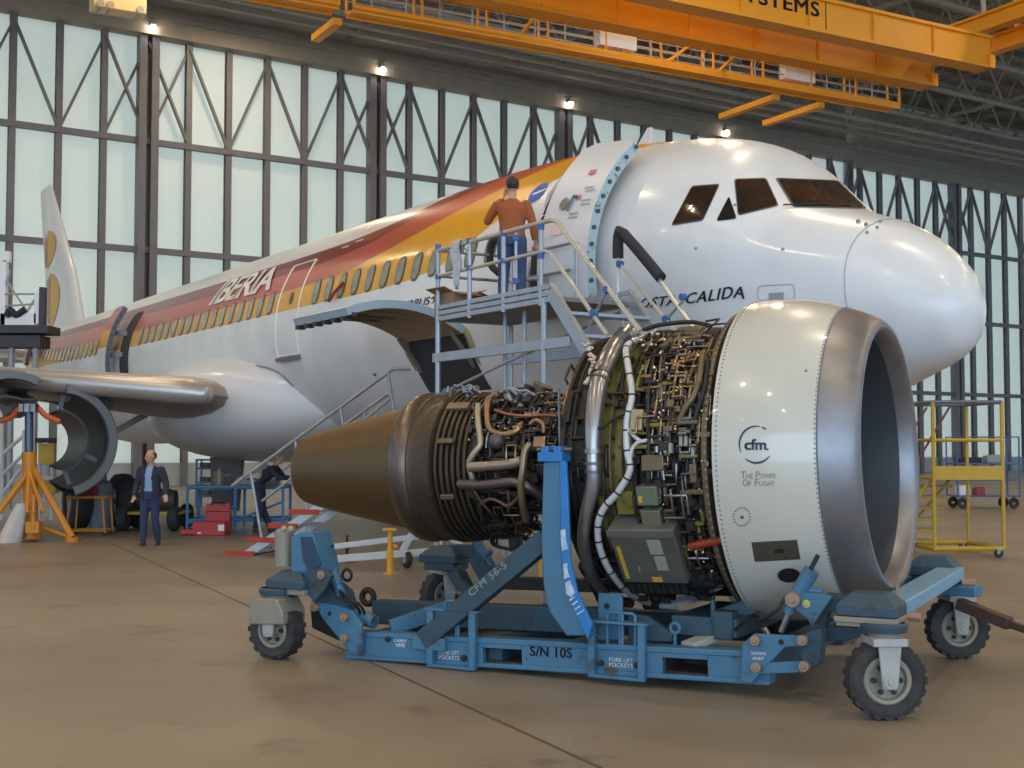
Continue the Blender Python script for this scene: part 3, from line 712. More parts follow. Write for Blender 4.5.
# pylon and opened thrust reverser halves of the removed right-hand engine
py = MB(); py.prism([(16.9, -1.25), (18.8, -1.0), (19.2, -1.25), (18.2, -1.6), (17.0, -1.5)], lambda a, c: V((a, 5.6, c)), (0, .35, 0)); pyl = py.build('pylon', mat('pylon grey', (.09, .085, .08), .5, .3), plane, bevel=.04)
nac = mat('reverser dark', (.035, .037, .04), .5, .2, (.07, .075, .08), 2, .6); nrim = mat('reverser rim', (.16, .17, .18), .4, .4)
for (a0, a1, tilt, yo) in ((-82, 76, 42, .05), (104, 262, -8, -.05)):
    b = MB(); ax = V((1, 0, 0)); o = V((16.4, 5.47 + yo + .95 * math.sin(R(tilt)), -2.06 + .95 * (1 - math.cos(R(tilt)))))
    prof = [(0, .98), (.05, 1.05), (.6, 1.08), (1.3, .98), (1.9, .85), (1.9, .81), (1.2, .90), (.6, .94), (.05, .94), (0, .98)]
    M_ = Matrix.Rotation(R(0), 3, 'X')
    b.lathe(prof, o, ax, 26, a0 + tilt, a1 + tilt, up=(0, 0, 1)); r = b.build('reverser_cowl', nac, plane, ang=50)
    b = MB(); b.lathe([(-.04, .90), (-.04, 1.04), (.03, 1.07), (.03, .88), (-.04, .90)], o, ax, 26, a0 + tilt, a1 + tilt, up=(0, 0, 1)); b.build('cowl_rim', nrim, r, ang=50)
    b = MB(); b.lathe([(.3, .56), (.3, .60), (1.5, .52), (1.5, .49), (.3, .56)], o, ax, 26, a0 + tilt, a1 + tilt, up=(0, 0, 1)); b.build('inner_duct', mat('duct grey', (.06, .065, .07), .4, .4), r, ang=50)
    for a in ((a0 + tilt + 4, (a0 + a1) / 2 + tilt + 30, a1 + tilt - 4) if tilt < 0 else (a0 + tilt + 4,)):
        b = MB(); M2 = orient(ax, (0, 0, 1)); u_ = M2 @ V((0, math.cos(R(a)), math.sin(R(a)))); b.beam(o + u_ * .55 + V((.5, 0, 0)), o + u_ * .88 + V((.5, 0, 0)), .03, .08); b.build('strut', nrim, r)
# ---- main gear on the starboard side and nose gear
tyre = mat('tyre rubber', (.022, .022, .024), .75, 0, (.04, .038, .036), 8, .6); hub_m = mat('hub grey', (.30, .28, .25), .5, .3); strut_m = mat('gear strut', (.38, .38, .37), .35, .6)
def gear(x, y, r, ww, ys, ztop):
    g = MB(); zc = -PZC + r
    g.cyl((x, y, zc + .1), (x, y, ztop), .13, 14).cyl((x, y, zc + .15), (x, y, zc + 1.1), .1, 12).beam((x, y, zc + 1.3), (x, y - (1.4 if y > 0 else 0), ztop), .12).cyl((x, y - ys, zc), (x, y + ys, zc), .07, 10)
    g.beam((x + .25, y, zc + .3), (x + .35, y, zc + .9), .05); g.beam((x + .35, y, zc + .9), (x + .1, y, zc + 1.3), .05)
    go = g.build('landing_gear', strut_m, plane)
    for s in (-1, 1):
        b = MB(); c = V((x, y + s * ys, zc)); b.lathe([(-ww / 2, r * .55), (-ww / 2, r * .85), (-ww * .35, r * .97), (0, r), (ww * .35, r * .97), (ww / 2, r * .85), (ww / 2, r * .55), (ww * .2, r * .5), (-ww * .2, r * .5), (-ww / 2, r * .55)], c, (0, 1, 0), 32)
        t_ = b.build('tyre', tyre, go, ang=50); b = MB(); b.lathe([(-ww * .4, .02), (-ww * .35, r * .5), (ww * .35, r * .5), (ww * .4, .02)], c, (0, 1, 0), 20); b.build('rim', hub_m, t_)
gear(19.3, 3.8, .58, .42, .46, -1.2); gear(19.3, -3.8, .58, .42, .46, -1.2); gear(5.1, 0, .38, .22, .25, -1.9)
b = MB(); b.prism([(18.3, -2.4), (20.4, -2.4), (20.2, -3.55), (18.6, -3.55)], lambda a, c: V((a, 1.0, c)), (0, .06, 0)); b.build('gear_door', mat('gear door dark', (.10, .10, .10), .6), plane)
# ------------------------------------------------------------------ the engine on its stand
SC = V((.846, 10.54, 0)); RZS = R(-28.5)
eng = thing('jet_engine', 'big stripped turbofan engine with white inlet cowl on a blue stand', 'jet engine', SC + V((0, 0, 1.59)), rot=(0, -.027, RZS))
EI = W2L(eng)
def eray(u, v): return EI @ V((0, 0, CAM_H)), (EI.to_3x3() @ ray(u, v)).normalized()
def ecyl(u, v, r):
    """engine-frame point where the view line through (u, v) meets the cylinder of radius r round the shaft"""
    o, d = eray(u, v); A = d.y**2 + d.z**2; B = 2 * (o.y * d.y + o.z * d.z); Cq = o.y**2 + o.z**2 - r * r; D = B * B - 4 * A * Cq
    t = (-B - math.sqrt(max(D, 0))) / (2 * A); return o + d * t
def ep(s, r, th): return V((s, -r * math.cos(R(th)), r * math.sin(R(th))))    # th 0 = camera side, 90 = top
cowl_m = mat('cowl paint', (.60, .57, .49), .28, 0, (.54, .52, .45), 1.5, .6, coat=.55)
MATS['cowl paint'].node_tree.nodes['Principled BSDF'].inputs['Coat Roughness'].default_value = .06
lip_m = mat('bare aluminium lip', (.27, .27, .29), .42, .75, (.22, .21, .22), 6, .5)
duct_in = mat('inlet lining', (.075, .08, .09), .5, .3)
dk = mat('engine dark', (.022, .019, .017), .5, .4, (.055, .044, .035), 9, .7)
olive = mat('green primer panel', (.24, .21, .045), .45, .3, (.14, .12, .03), 7, .7, dirt=(.04, .035, .02), ds=14, dthr=.55)
core_m = mat('hot section metal', (.06, .046, .034), .5, .7, (.11, .08, .055), 7, .7)
nozzle_m = mat('nozzle bronze', (.17, .115, .055), .48, .8, (.12, .08, .045), 3, .8, bump=.05, bs=30)
steel = mat('pipe steel', (.30, .28, .26), .30, .85, (.16, .14, .125), 10, .6)
copper = mat('pipe tan', (.44, .27, .15), .35, .8, (.28, .17, .10), 12, .6)
sleeve = mat('silver sleeve', (.62, .62, .62), .45, .2, (.5, .5, .5), 40, .5)
box_m = mat('control box grey', (.09, .09, .078), .5, .2, (.13, .125, .10), 6, .6)
tanb = mat('bracket tan', (.21, .155, .085), .45, .5, (.13, .10, .06), 10, .6)
lab_w = mat('label pale', (.30, .30, .23), .5); lab_y = mat('label yellow', (.55, .32, .03), .5); redp = mat('red pipe', (.30, .035, .012), .45)
brass = mat('fitting brass', (.75, .50, .34), .25, .9); blk = mat('engine black', (.015, .014, .014), .6)

# inlet cowl, lip, duct
b = MB(); b.lathe([(1.27, 1.175), (1.27, 1.215), (1.4, 1.222), (1.55, 1.218), (1.7, 1.2), (1.85, 1.165), (1.98, 1.12)], n=96); cowl = b.build('inlet_cowl', cowl_m, eng, 'white painted cowl with dark logo and rivet rows', ang=50)
b = MB(); b.lathe([(1.98, 1.12), (2.05, 1.095), (2.13, 1.06), (2.20, 1.02), (2.235, .985), (2.235, .955), (2.20, .925), (2.10, .90)], n=96); lip = b.build('inlet_lip', lip_m, eng, 'polished bare metal lip', ang=50)
b = MB(); b.lathe([(2.10, .90), (1.9, .885), (1.6, .875), (1.2, .885), (.9, .885)], n=72); b.build('inlet_duct', duct_in, eng, ang=50)
b = MB(); b.lathe([(1.72, .01), (1.64, .08), (1.5, .17), (1.35, .24), (1.2, .28), (1.0, .29)], n=36); b.build('spinner', mat('spinner grey', (.05, .05, .055), .35, .3), eng, ang=50)
b = MB()
for k in range(36):
    a = 360 * k / 36; rows = []
    for i in range(6):
        r = .27 + .60 * i / 5; tw = R(30 + 32 * i / 5); w_ = .075 + .035 * i / 5; c = V((1.1, 0, 0)); u_ = V((0, math.cos(R(a)), math.sin(R(a)))); t_ = V((0, -math.sin(R(a)), math.cos(R(a))))
        ch = V((math.cos(tw), 0, 0)) + t_ * math.sin(tw); rows.append([c + u_ * r - ch * w_, c + u_ * r + V((.008, 0, 0)), c + u_ * r + ch * w_])
    b.grid(rows)
b.build('fan_blades', mat('fan blade titanium', (.12, .125, .14), .35, .8), eng, kind='stuff')
# small dark rivets along both cowl seams
def rivets(s, r, n, rad, name='rivet_row'):
    b = MB()
    for k in range(n):
        th = 360 * k / n; p = ep(s, r, th); u_ = ep(0, 1, th); b.cyl(p, p + u_ * .004, rad, 5)
    b.build(name, mat('rivet grey', (.20, .20, .19), .5), cowl, kind='stuff')
rivets(1.965, 1.124, 210, .007); rivets(1.30, 1.2155, 220, .007)
b = MB(); b.lathe([(1.972, 1.1235), (1.984, 1.1195)], n=96); b.build('seam', mat('seam dark', (.13, .13, .13), .6), cowl)
_bm = bmesh.new(); _bm.from_mesh(cowl.data); CBV = BVHTree.FromBMesh(_bm); _bm.free()
def oncowl(u, v, off=.004):
    o, d = eray(u, v); p, n, i, dist = CBV.ray_cast(o, d)
    if p is None: return None
    if n.dot(d) > 0: n = -n
    return p + n * off
def cowl_poly(pl, m, name, off=.004, label=None):
    pl = dense(pl, 4); cx_ = sum(p[0] for p in pl) / len(pl); cy_ = sum(p[1] for p in pl) / len(pl)
    rings = [[oncowl(cx_ + (x - cx_) * s, cy_ + (y - cy_) * s, off) for x, y in pl] for s in (1, .66, .33, .02)]
    b = MB(); b.grid(rings, closed_u=True); return b.build(name, m, cowl, label, ang=60)
ink = mat('logo ink', (.025, .035, .07), .4)
def arc_ribbon(cx_, cy_, r, a0, a1, w0, w1, m, name):
    n = 24; A_, B_ = [], []
    for i in range(n + 1):
        t = i / n; a = R(a0 + (a1 - a0) * t); w_ = w0 + (w1 - w0) * math.sin(math.pi * t)
        A_.append(oncowl(cx_ + (r - w_ / 2) * math.cos(a) * .93, cy_ - (r - w_ / 2) * math.sin(a))); B_.append(oncowl(cx_ + (r + w_ / 2) * math.cos(a) * .93, cy_ - (r + w_ / 2) * math.sin(a)))
    b = MB(); b.grid([A_, B_]); return b.build(name, m, cowl)
arc_ribbon(756.5, 444.5, 18.3, 78, 205, .8, 2.0, ink, 'logo_ring'); arc_ribbon(756.5, 444.5, 18.3, 230, 322, .8, 2.2, ink, 'logo_ring'); arc_ribbon(756.5, 444.5, 18.3, 56, 70, 1.4, 1.6, ink, 'logo_ring')
def cowl_text(txt, x0, y0, x1, y1, m, bold, dy=0, space=1.0):
    lettering(txt, lambda a, c: oncowl(x0 + (x1 - x0) * a, y0 + (y1 - y0) * c + dy * a), m, cowl, 'lettering', bold, space)
cowl_text('cfm', 744.5, 450, 766.5, 439, ink, .035)
cowl_poly([(766.5, 448.5), (768.5, 448.5), (768.5, 450.3), (766.5, 450.3)], ink, 'logo_dot')
tgrey = mat('small print grey', (.22, .21, .18), .5)
for (s_, x0, x1, yb, hh) in (('T', 741, 746, 478.3, 7), ('HE', 746.5, 753, 478.3, 5), ('P', 756, 760, 478.3, 7), ('OWER', 760.5, 776, 478.3, 5), ('O', 743, 748, 486, 7), ('F', 748.5, 751.5, 486, 5), ('F', 755, 759, 486, 7), ('LIGHT', 759.5, 775, 486, 5)):
    cowl_text(s_, x0, yb, x1, yb - hh, tgrey, .0)
b = MB(); n = 20
A_ = [oncowl(742 + 8.2 * math.cos(2 * math.pi * k / n), 516.5 - 9 * math.sin(2 * math.pi * k / n)) for k in range(n)]
for k in range(n): b.ball(A_[k], .005, 4)
b.ball(oncowl(742, 517), .012, 5); b.build('drain_marks', mat('mark dark', (.08, .08, .08), .6), cowl)
cowl_poly([(751.5, 542), (797, 539.5), (800.5, 559), (755, 561.5)], mat('vent plate', (.10, .085, .06), .5, .4), 'vent_plate')
cowl_poly([(774, 549), (783, 548), (784, 552), (775, 553)], blk, 'plate_slot', off=.008)
cowl_poly([(789 + 11.5 * math.cos(a * .39), 575 + 7.3 * math.sin(a * .39)) for a in range(16)], blk, 'port_hole')
for (u, v, r_) in ((762, 600, .012), (806, 371, .01), (845, 446, .015)):
    p = oncowl(u, v) or ecyl(u, v, 1.1); b = MB(); b.ball(p, r_, 5); b.build('speck', tgrey, cowl)

# nozzle, turbine, core
def lp(prof, name, m, n=64, **k): b = MB(); b.lathe(prof, n=n); return b.build(name, m, eng, ang=40, **k)
lp([(-3.04, .29), (-3.10, .305), (-3.10, .315), (-2.95, .355), (-2.6, .43), (-2.25, .495), (-1.95, .55), (-1.80, .59)], 'exhaust_nozzle', nozzle_m, label='long dull bronze exhaust cone')
lp([(-3.04, .29), (-2.7, .34), (-2.2, .40)], 'nozzle_inside', dk)
lp([(-1.83, .57), (-1.83, .625), (-1.80, .65), (-1.74, .66), (-1.66, .645), (-1.62, .62)], 'nozzle_flange', mat('flange bronze', (.15, .12, .095), .36, .8))
lp([(-1.66, .60), (-1.64, .645), (-1.62, .65), (-1.60, .64), (-1.5, .645), (-1.42, .66), (-1.40, .66), (-1.38, .62)], 'turbine_frame', core_m)
for k in range(6):
    s_ = -1.35 + .052 * k; lp([(s_, .60), (s_, .655 - .006 * k), (s_ + .028, .655 - .006 * k), (s_ + .028, .60)], 'case_hoop', core_m)
lp([(-1.4, .60), (-1.1, .58), (-1.0, .58), (-.98, .50), (-.9, .44), (-.5, .40), (-.3, .42), (-.18, .5)], 'core_case', dk)
lp([(-1.0, .56), (-1.0, .62), (-.97, .62), (-.97, .5)], 'core_flange', core_m)
lp([(-.55, .38), (-.55, .47), (-.52, .47), (-.52, .38)], 'core_flange', core_m)
b = MB()
for k in range(44):
    p = ep(-.96, .60, k * 360 / 44); b.cyl(p, p + V((.03, 0, 0)), .012, 5)
b.build('flange_bolts', core_m, eng, kind='stuff')
# fan frame and fan case
lp([(-.22, .45), (-.16, .7), (-.05, .93), (0, .99), (.03, 1.0)], 'fan_frame', dk)
lp([(.0, .97), (.0, 1.03), (.04, 1.035), (.05, 1.0), (.26, 1.0), (.27, 1.03), (.30, 1.03)], 'fan_frame_ring', dk)
lp([(.30, 1.03), (.34, 1.03), (.35, 1.0), (.60, 1.0)], 'fan_frame_case', olive, label='green-yellow primed case band')
lp([(.60, .99), (.60, 1.05), (.63, 1.05), (.64, 1.0), (.92, 1.01), (.93, 1.05), (.96, 1.05), (.97, 1.03), (1.12, 1.06), (1.14, 1.11), (1.18, 1.12), (1.2, 1.1), (1.27, 1.17)], 'fan_case', dk)
lp([(1.16, 1.08), (1.17, 1.15), (1.21, 1.155), (1.22, 1.09)], 'fan_case_flange', tanb)
rivets(1.2, 1.152, 120, .011, 'flange_rivets')
b = MB()
for k in range(60):
    p = ep(.045, 1.015, k * 6); b.cyl(p, p + V((.02, 0, 0)), .009, 5); p = ep(.18, 1.0, k * 6 + 2); u_ = ep(0, 1, k * 6 + 2); b.cyl(p, p + u_ * .008, .012, 6)
b.build('case_bolts', blk, eng, kind='stuff')

def pipe(name, pts, r, m, k=5, n=10, label=None, par=None):
    b = MB(); b.tube(pts, r, n, smooth=k); return b.build(name, m, par or eng, label, ang=60)
def ppx(px, rr):  # pixels with their own radius from the shaft
    return [ecyl(p[0], p[1], p[2] if len(p) > 2 else rr) for p in px]
# the big bleed duct round the fan frame, with clamps
duct = pipe('bleed_duct', ppx([(628, 333, .985), (612, 352, 1.09), (599, 385, 1.10), (594, 420, 1.10), (593, 458, 1.10), (593, 485, 1.10), (586, 515, 1.10), (584, 545, 1.10), (592, 575, 1.08), (606, 597, 1.04)], 1.1), [.075, .072, .072, .068, .055, .055, .05, .05, .05, .04], mat('duct silver', (.40, .41, .44), .28, .8, (.30, .27, .24), 5, .7), 6, 16, 'thick silver air duct')
def clamp(u, v, u2, v2, r, R1, m=steel, name='clamp'):
    a, c = ecyl(u, v, R1), ecyl(u2, v2, R1); b = MB(); b.cyl(a, c, r, 18); return b.build(name, m, duct)
clamp(602, 372, 601, 376, .086, 1.10); clamp(601, 379, 600, 381, .084, 1.10, tanb); clamp(593, 450, 593, 454, .078, 1.10); clamp(593, 462, 593, 465, .07, 1.1, tanb); clamp(593, 470, 593, 473, .066, 1.1)
clamp(625, 337, 622, 341, .088, 1.07)
# light wiring harness with dark ties
hp = [(645, 338, .99), (634, 341, 1.08), (626, 348, 1.11), (628, 366, 1.11), (632, 395, 1.11), (627, 420, 1.11), (627, 450, 1.11), (630, 470, 1.11), (618, 492, 1.12), (604, 508, 1.13), (598, 525, 1.14), (600, 548, 1.16), (610, 571, 1.16), (628, 592, 1.14), (652, 604, 1.11), (676, 607, 1.08)]
H = smooth_path(ppx(hp, 1.11), 6)
hb = MB(); hb.tube(H, .026, 10); harness = hb.build('wiring_harness', sleeve, eng, 'white-sleeved wiring loom', ang=60)
b = MB()
for i in range(4, len(H) - 4, 4):
    b.cyl(H[i], H[i] + (H[i + 1] - H[i]).normalized() * .012, .0295, 12)
b.build('cable_ties', blk, harness)
pipe('harness_branch', ppx([(627, 428), (634, 436), (641, 441), (648, 440)], 1.12), .015, sleeve, par=harness)
pipe('harness_branch', ppx([(630, 462), (631, 452), (637, 443), (648, 440)], 1.12), .015, sleeve, par=harness)
for k in range(6): pipe('harness_tail', ppx([(672, 606 - k, 1.09), (695, 602 - k * 2.2, 1.08), (712, 592 - k * 2.4, 1.06), (722, 588 - k * 3, 1.04)], 1.08), .009, sleeve, 4, 6, par=harness)
# crumpled foil wrap at the duct top
b = MB(); rnd = random.Random(3)
for k in range(26):
    p = ecyl(rnd.uniform(632, 664), rnd.uniform(333, 347), 1.03); b.ball(p + V((rnd.uniform(-.03, .03), 0, rnd.uniform(-.02, .02))), rnd.uniform(.018, .04), 4, (1, .7, .6), Matrix.Rotation(rnd.uniform(0, 3), 3, 'Y'))
b.build('foil_wrap', mat('foil', (.6, .58, .56), .3, .6), eng, kind='stuff')
b = MB()
for k in range(22):
    t = k / 21; u_, v_ = 579 + 8 * math.sin(t * 3), 345 + t * 38 - 12 * (1 - t) * rnd.random(); p = ecyl(u_ + 6 + rnd.uniform(-3, 3) * (1 - t), max(v_, 344), 1.03); b.ball(p, rnd.uniform(.015, .03), 4, (1, .6, .7))
b.build('foil_wrap', MATS['foil'], eng, kind='stuff')
# hoops on the fan frame's rear edge
pipe('frame_hoop', ppx([(583, 356), (574, 375), (567, 395), (563, 415)], 1.02), .012, copper)
for (r_, s_, m_) in ((1.03, .10, dk), (1.04, .24, dk), (1.035, .42, tanb), (1.05, .53, dk)):
    b = MB(); b.tube([ep(s_, r_, a) for a in range(-70, 110, 6)], .012, 6); b.build('frame_pipe', m_, eng)

# boxes on the fan case.  bx(u0, v0, u1, v1): outline in the photo, th: thickness
def panel_box(u0, v0, u1, v1, R1, th, m, name, label=None, bev=.008, par=None):
    c = ecyl((u0 + u1) / 2, (v0 + v1) / 2, R1); nrm = V((0, c.y, c.z)).normalized(); ax = V((1, 0, 0)); up = nrm.cross(ax)
    if up.z < 0: up = -up
    pl = lambda u, v: (lambda o, d: o + d * ((c - o).dot(nrm) / d.dot(nrm)))(*eray(u, v))
    a_, b_ = pl(u0, (v0 + v1) / 2), pl(u1, (v0 + v1) / 2); w_ = abs((b_ - a_).dot(ax)); t_, q_ = pl((u0 + u1) / 2, v0), pl((u0 + u1) / 2, v1); h_ = abs((t_ - q_).dot(up))
    M = Matrix((ax, up, nrm)).transposed(); b = MB(); b.box(c - nrm * th / 2, (w_, h_, th), M)
    return b.build(name, m, par or eng, label, bevel=bev), c, ax, up, nrm, w_, h_
fbox, c, ax, up, nrm, w_, h_ = panel_box(615, 531, 680, 584, 1.20, .2, box_m, 'control_unit', 'large grey electronic unit with pale labels', .015)
def dec(u, v, w2, h2, m, name): 
    b = MB(); M = Matrix((ax, up, nrm)).transposed(); b.box(c + ax * (u * w_) + up * (v * h_) + nrm * .004, (w_ * w2, h_ * h2, .008), M); b.build(name, m, fbox)
dec(.17, .20, .2, .26, lab_w, 'label_plate'); dec(.19, -.10, .17, .26, lab_w, 'label_plate'); dec(-.40, -.1, .055, .6, lab_y, 'label_stripe'); dec(.05, -.41, .15, .08, lab_y, 'label_stripe')
dec(0, .44, 1.02, .12, mat('box lid', (.15, .15, .13), .5, .2), 'lid'); dec(-.18, -.22, .012, .1, lab_w, 'label_mark')
b = MB(); M = Matrix((ax, up, nrm)).transposed(); rnd = random.Random(5)
for k in range(9):
    p = c + ax * ((-.45 + k * .1) * w_) - up * (h_ * .56) - nrm * .06; b.cyl(p, p - up * .10, .028, 10)
b.build('connectors', blk, fbox, kind='stuff')
panel_box(636, 487, 657, 506, 1.17, .12, mat('box green grey', (.12, .14, .095), .5), 'relay_box', 'small grey-green box with orange mark'); panel_box(638.5, 496, 642, 503, 1.175, .01, lab_y, 'label_mark', None, 0)
panel_box(641, 511, 660, 527, 1.17, .10, mat('box tan', (.14, .125, .08), .5), 'relay_box', 'small tan box'); panel_box(616, 492, 634, 515, 1.10, .06, olive, 'bracket_plate')
panel_box(641, 455, 663, 471, 1.15, .1, tanb, 'sensor_box', 'olive tan box'); panel_box(630, 409, 642, 430, 1.14, .06, mat('pale tan', (.36, .30, .19), .45, .3), 'junction_plate'); panel_box(689, 464, 696, 483, 1.15, .05, tanb, 'bracket_plate')
panel_box(676, 420, 697, 424, 1.17, .06, box_m, 'bracket_plate'); panel_box(678, 454, 697, 458.5, 1.16, .06, tanb, 'bracket_plate'); panel_box(680, 490, 703, 495, 1.16, .06, tanb, 'bracket_plate')
for (u, v) in ((663.5, 443), (668.5, 443), (679, 436), (684, 436), (691, 446)): panel_box(u, v, u + 3, v + 10, 1.16, .04, lab_w, 'connector', None, 0)
panel_box(663, 426, 669, 437, 1.15, .04, box_m, 'connector', None, 0)
pipe('fuel_pipe', ppx([(690, 546), (705, 543), (722, 540), (732, 538)], 1.13), .032, redp, label='dull red pipe')
# gearbox mass under the case and dark lumps
b = MB(); rnd = random.Random(11)
for k in range(26):
    u, v = rnd.uniform(615, 722), rnd.uniform(500, 604); c_ = ecyl(u, v, 1.03); b.cyl(c_, c_ + V((rnd.uniform(.03, .12), rnd.uniform(-.05, 0), 0)), rnd.uniform(.02, .055), 10)
b.build('gearbox_accessories', dk, eng, kind='stuff')
lpb = MB(); lpb.tube([ep(s_, 1.02, -55) for s_ in (.2, .5, .8, 1.1)], [.10, .14, .14, .1], 14); lpb.build('gearbox_housing', blk, eng)
b = MB()
for (u, v) in ((694, 563), (703, 552), (712, 571), (690, 578), (716, 556), (700, 583), (668, 531), (674, 540)):
    p = ecyl(u, v, 1.1); b.ball(p, .018, 5)
b.build('fittings', brass, eng, kind='stuff')

# the dense tangle of small pipes over the fan case (nobody could count these)
def tangle(name, u0, v0, u1, v1, n, R0, R1, rmin, rmax, m, seed, axial=.5, step=.10):
    """orthogonal runs with bends over the surface"""
    rnd = random.Random(seed); b = MB()
    for k in range(n):
        p = ecyl(rnd.uniform(u0, u1), rnd.uniform(v0, v1), rnd.uniform(R0, R1)); r_ = math.hypot(p.y, p.z); th = math.degrees(math.atan2(p.z, -p.y)); s_ = p.x
        pts = [ep(s_, r_ - .06, th), ep(s_, r_, th)]; d = rnd.random() < axial; sg = rnd.choice((-1, 1))
        for j in range(rnd.randint(1, 4)):
            L_ = rnd.uniform(.5, 1.6) * step
            if d:
                s2 = min(max(s_ + sg * L_, SMIN), SMAX); pts.append(ep(s2, r_, th)); s_ = s2
            else:
                da = math.degrees(sg * L_ * 1.2 / r_); pts += [ep(s_, r_, th + da * q) for q in (.33, .66, 1)]; th += da
            d = not d; sg = rnd.choice((-1, 1))
            if rnd.random() < .3: r_ = min(R1, max(R0, r_ + rnd.uniform(-.02, .02)))
        pts.append(ep(s_, r_ - .06, th)); b.tube(pts, rnd.uniform(rmin, rmax), 6)
    return b.build(name, m, eng, ang=60, kind='stuff')
SMIN, SMAX = .62, 1.13
tangle('small_piping', 642, 330, 716, 430, 75, 1.07, 1.15, .006, .013, dk, 1)
tangle('small_piping', 648, 335, 712, 425, 38, 1.08, 1.16, .006, .012, copper, 2, .35)
tangle('small_piping', 648, 335, 712, 600, 46, 1.08, 1.16, .005, .012, steel, 3, .5)
tangle('small_piping', 640, 430, 716, 600, 60, 1.06, 1.14, .008, .02, blk, 4)
tangle('small_piping', 640, 350, 716, 560, 22, 1.07, 1.13, .010, .02, olive, 8)
SMIN, SMAX = .06, .6
tangle('small_piping', 566, 350, 640, 600, 30, 1.03, 1.07, .008, .015, dk, 5, .3, .14)
def studs(name, u0, v0, u1, v1, n, R0, R1, r0, r1, m, seed, kind='ball'):
    rnd = random.Random(seed); b = MB()
    for k in range(n):
        p = ecyl(rnd.uniform(u0, u1), rnd.uniform(v0, v1), rnd.uniform(R0, R1)); u_ = V((0, p.y, p.z)).normalized()
        if kind == 'ball': b.ball(p, rnd.uniform(r0, r1), 4)
        elif kind == 'cyl': ax_ = rnd.choice((V((1, 0, 0)), V((1, 0, 0)).cross(u_))); L_ = rnd.uniform(.03, .08); b.cyl(p - ax_ * L_ / 2, p + ax_ * L_ / 2, rnd.uniform(r0, r1), 8)
        else: b.box(p, (rnd.uniform(r0, r1) * 2, rnd.uniform(r0, r1) * 1.5, rnd.uniform(r0, r1) * 2), Matrix((V((1, 0, 0)), u_, V((1, 0, 0)).cross(u_))).transposed())
    return b.build(name, m, eng, ang=50, kind='stuff')
studs('pipe_fittings', 650, 336, 712, 430, 46, 1.13, 1.17, .008, .016, brass, 21); studs('pipe_fittings', 650, 336, 712, 470, 34, 1.12, 1.17, .010, .018, steel, 22, 'cyl')
studs('brackets', 646, 336, 714, 440, 46, 1.09, 1.16, .010, .028, tanb, 23, 'box'); studs('brackets', 640, 430, 716, 600, 70, 1.06, 1.15, .012, .035, dk, 24, 'box'); studs('brackets', 645, 336, 716, 600, 50, 1.06, 1.14, .012, .035, blk, 25, 'box')
studs('brackets', 600, 350, 640, 600, 22, 1.02, 1.07, .012, .03, dk, 26, 'box'); studs('pipe_fittings', 640, 430, 716, 600, 26, 1.10, 1.16, .006, .012, brass, 27)
# long runs
for (q, r_, m_) in (([(703, 352, 1.17), (700, 375, 1.18), (694, 395, 1.18), (684, 410, 1.16), (678, 425, 1.13)], .022, tanb), ([(708, 360, 1.16), (705, 385, 1.17), (698, 408, 1.16), (692, 430, 1.14)], .018, blk), ([(664, 345), (660, 370), (662, 400), (660, 440), (664, 480)], .012, steel), ([(655, 350), (650, 380), (648, 420), (650, 470)], .014, dk),
                    ([(645, 412), (665, 411), (690, 412), (705, 415)], .014, dk), ([(645, 417), (670, 419), (700, 418)], .01, copper), ([(680, 340), (676, 370), (673, 400), (672, 430)], .012, olive), ([(668, 342, 1.12), (690, 338, 1.12), (705, 345, 1.12)], .016, tanb), ([(643, 330, .99), (660, 325, .99), (690, 322, 1.0), (712, 326, 1.04)], .018, dk), ([(588, 425), (600, 428), (615, 418), (625, 414)], .012, blk)):
    pipe('service_pipe', ppx(q, 1.13), r_, m_)
for (u0, v0, u1, v1, m_) in ((655, 385, 664, 412, box_m), (668, 390, 674, 405, tanb), (700, 385, 706, 398, blk), (692, 400, 700, 412, blk), (684, 352, 696, 357, tanb), (676, 326, 700, 333, tanb), (650, 402, 658, 408, steel)):
    panel_box(u0, v0, u1, v1, 1.12, .05, m_, 'bracket_plate')

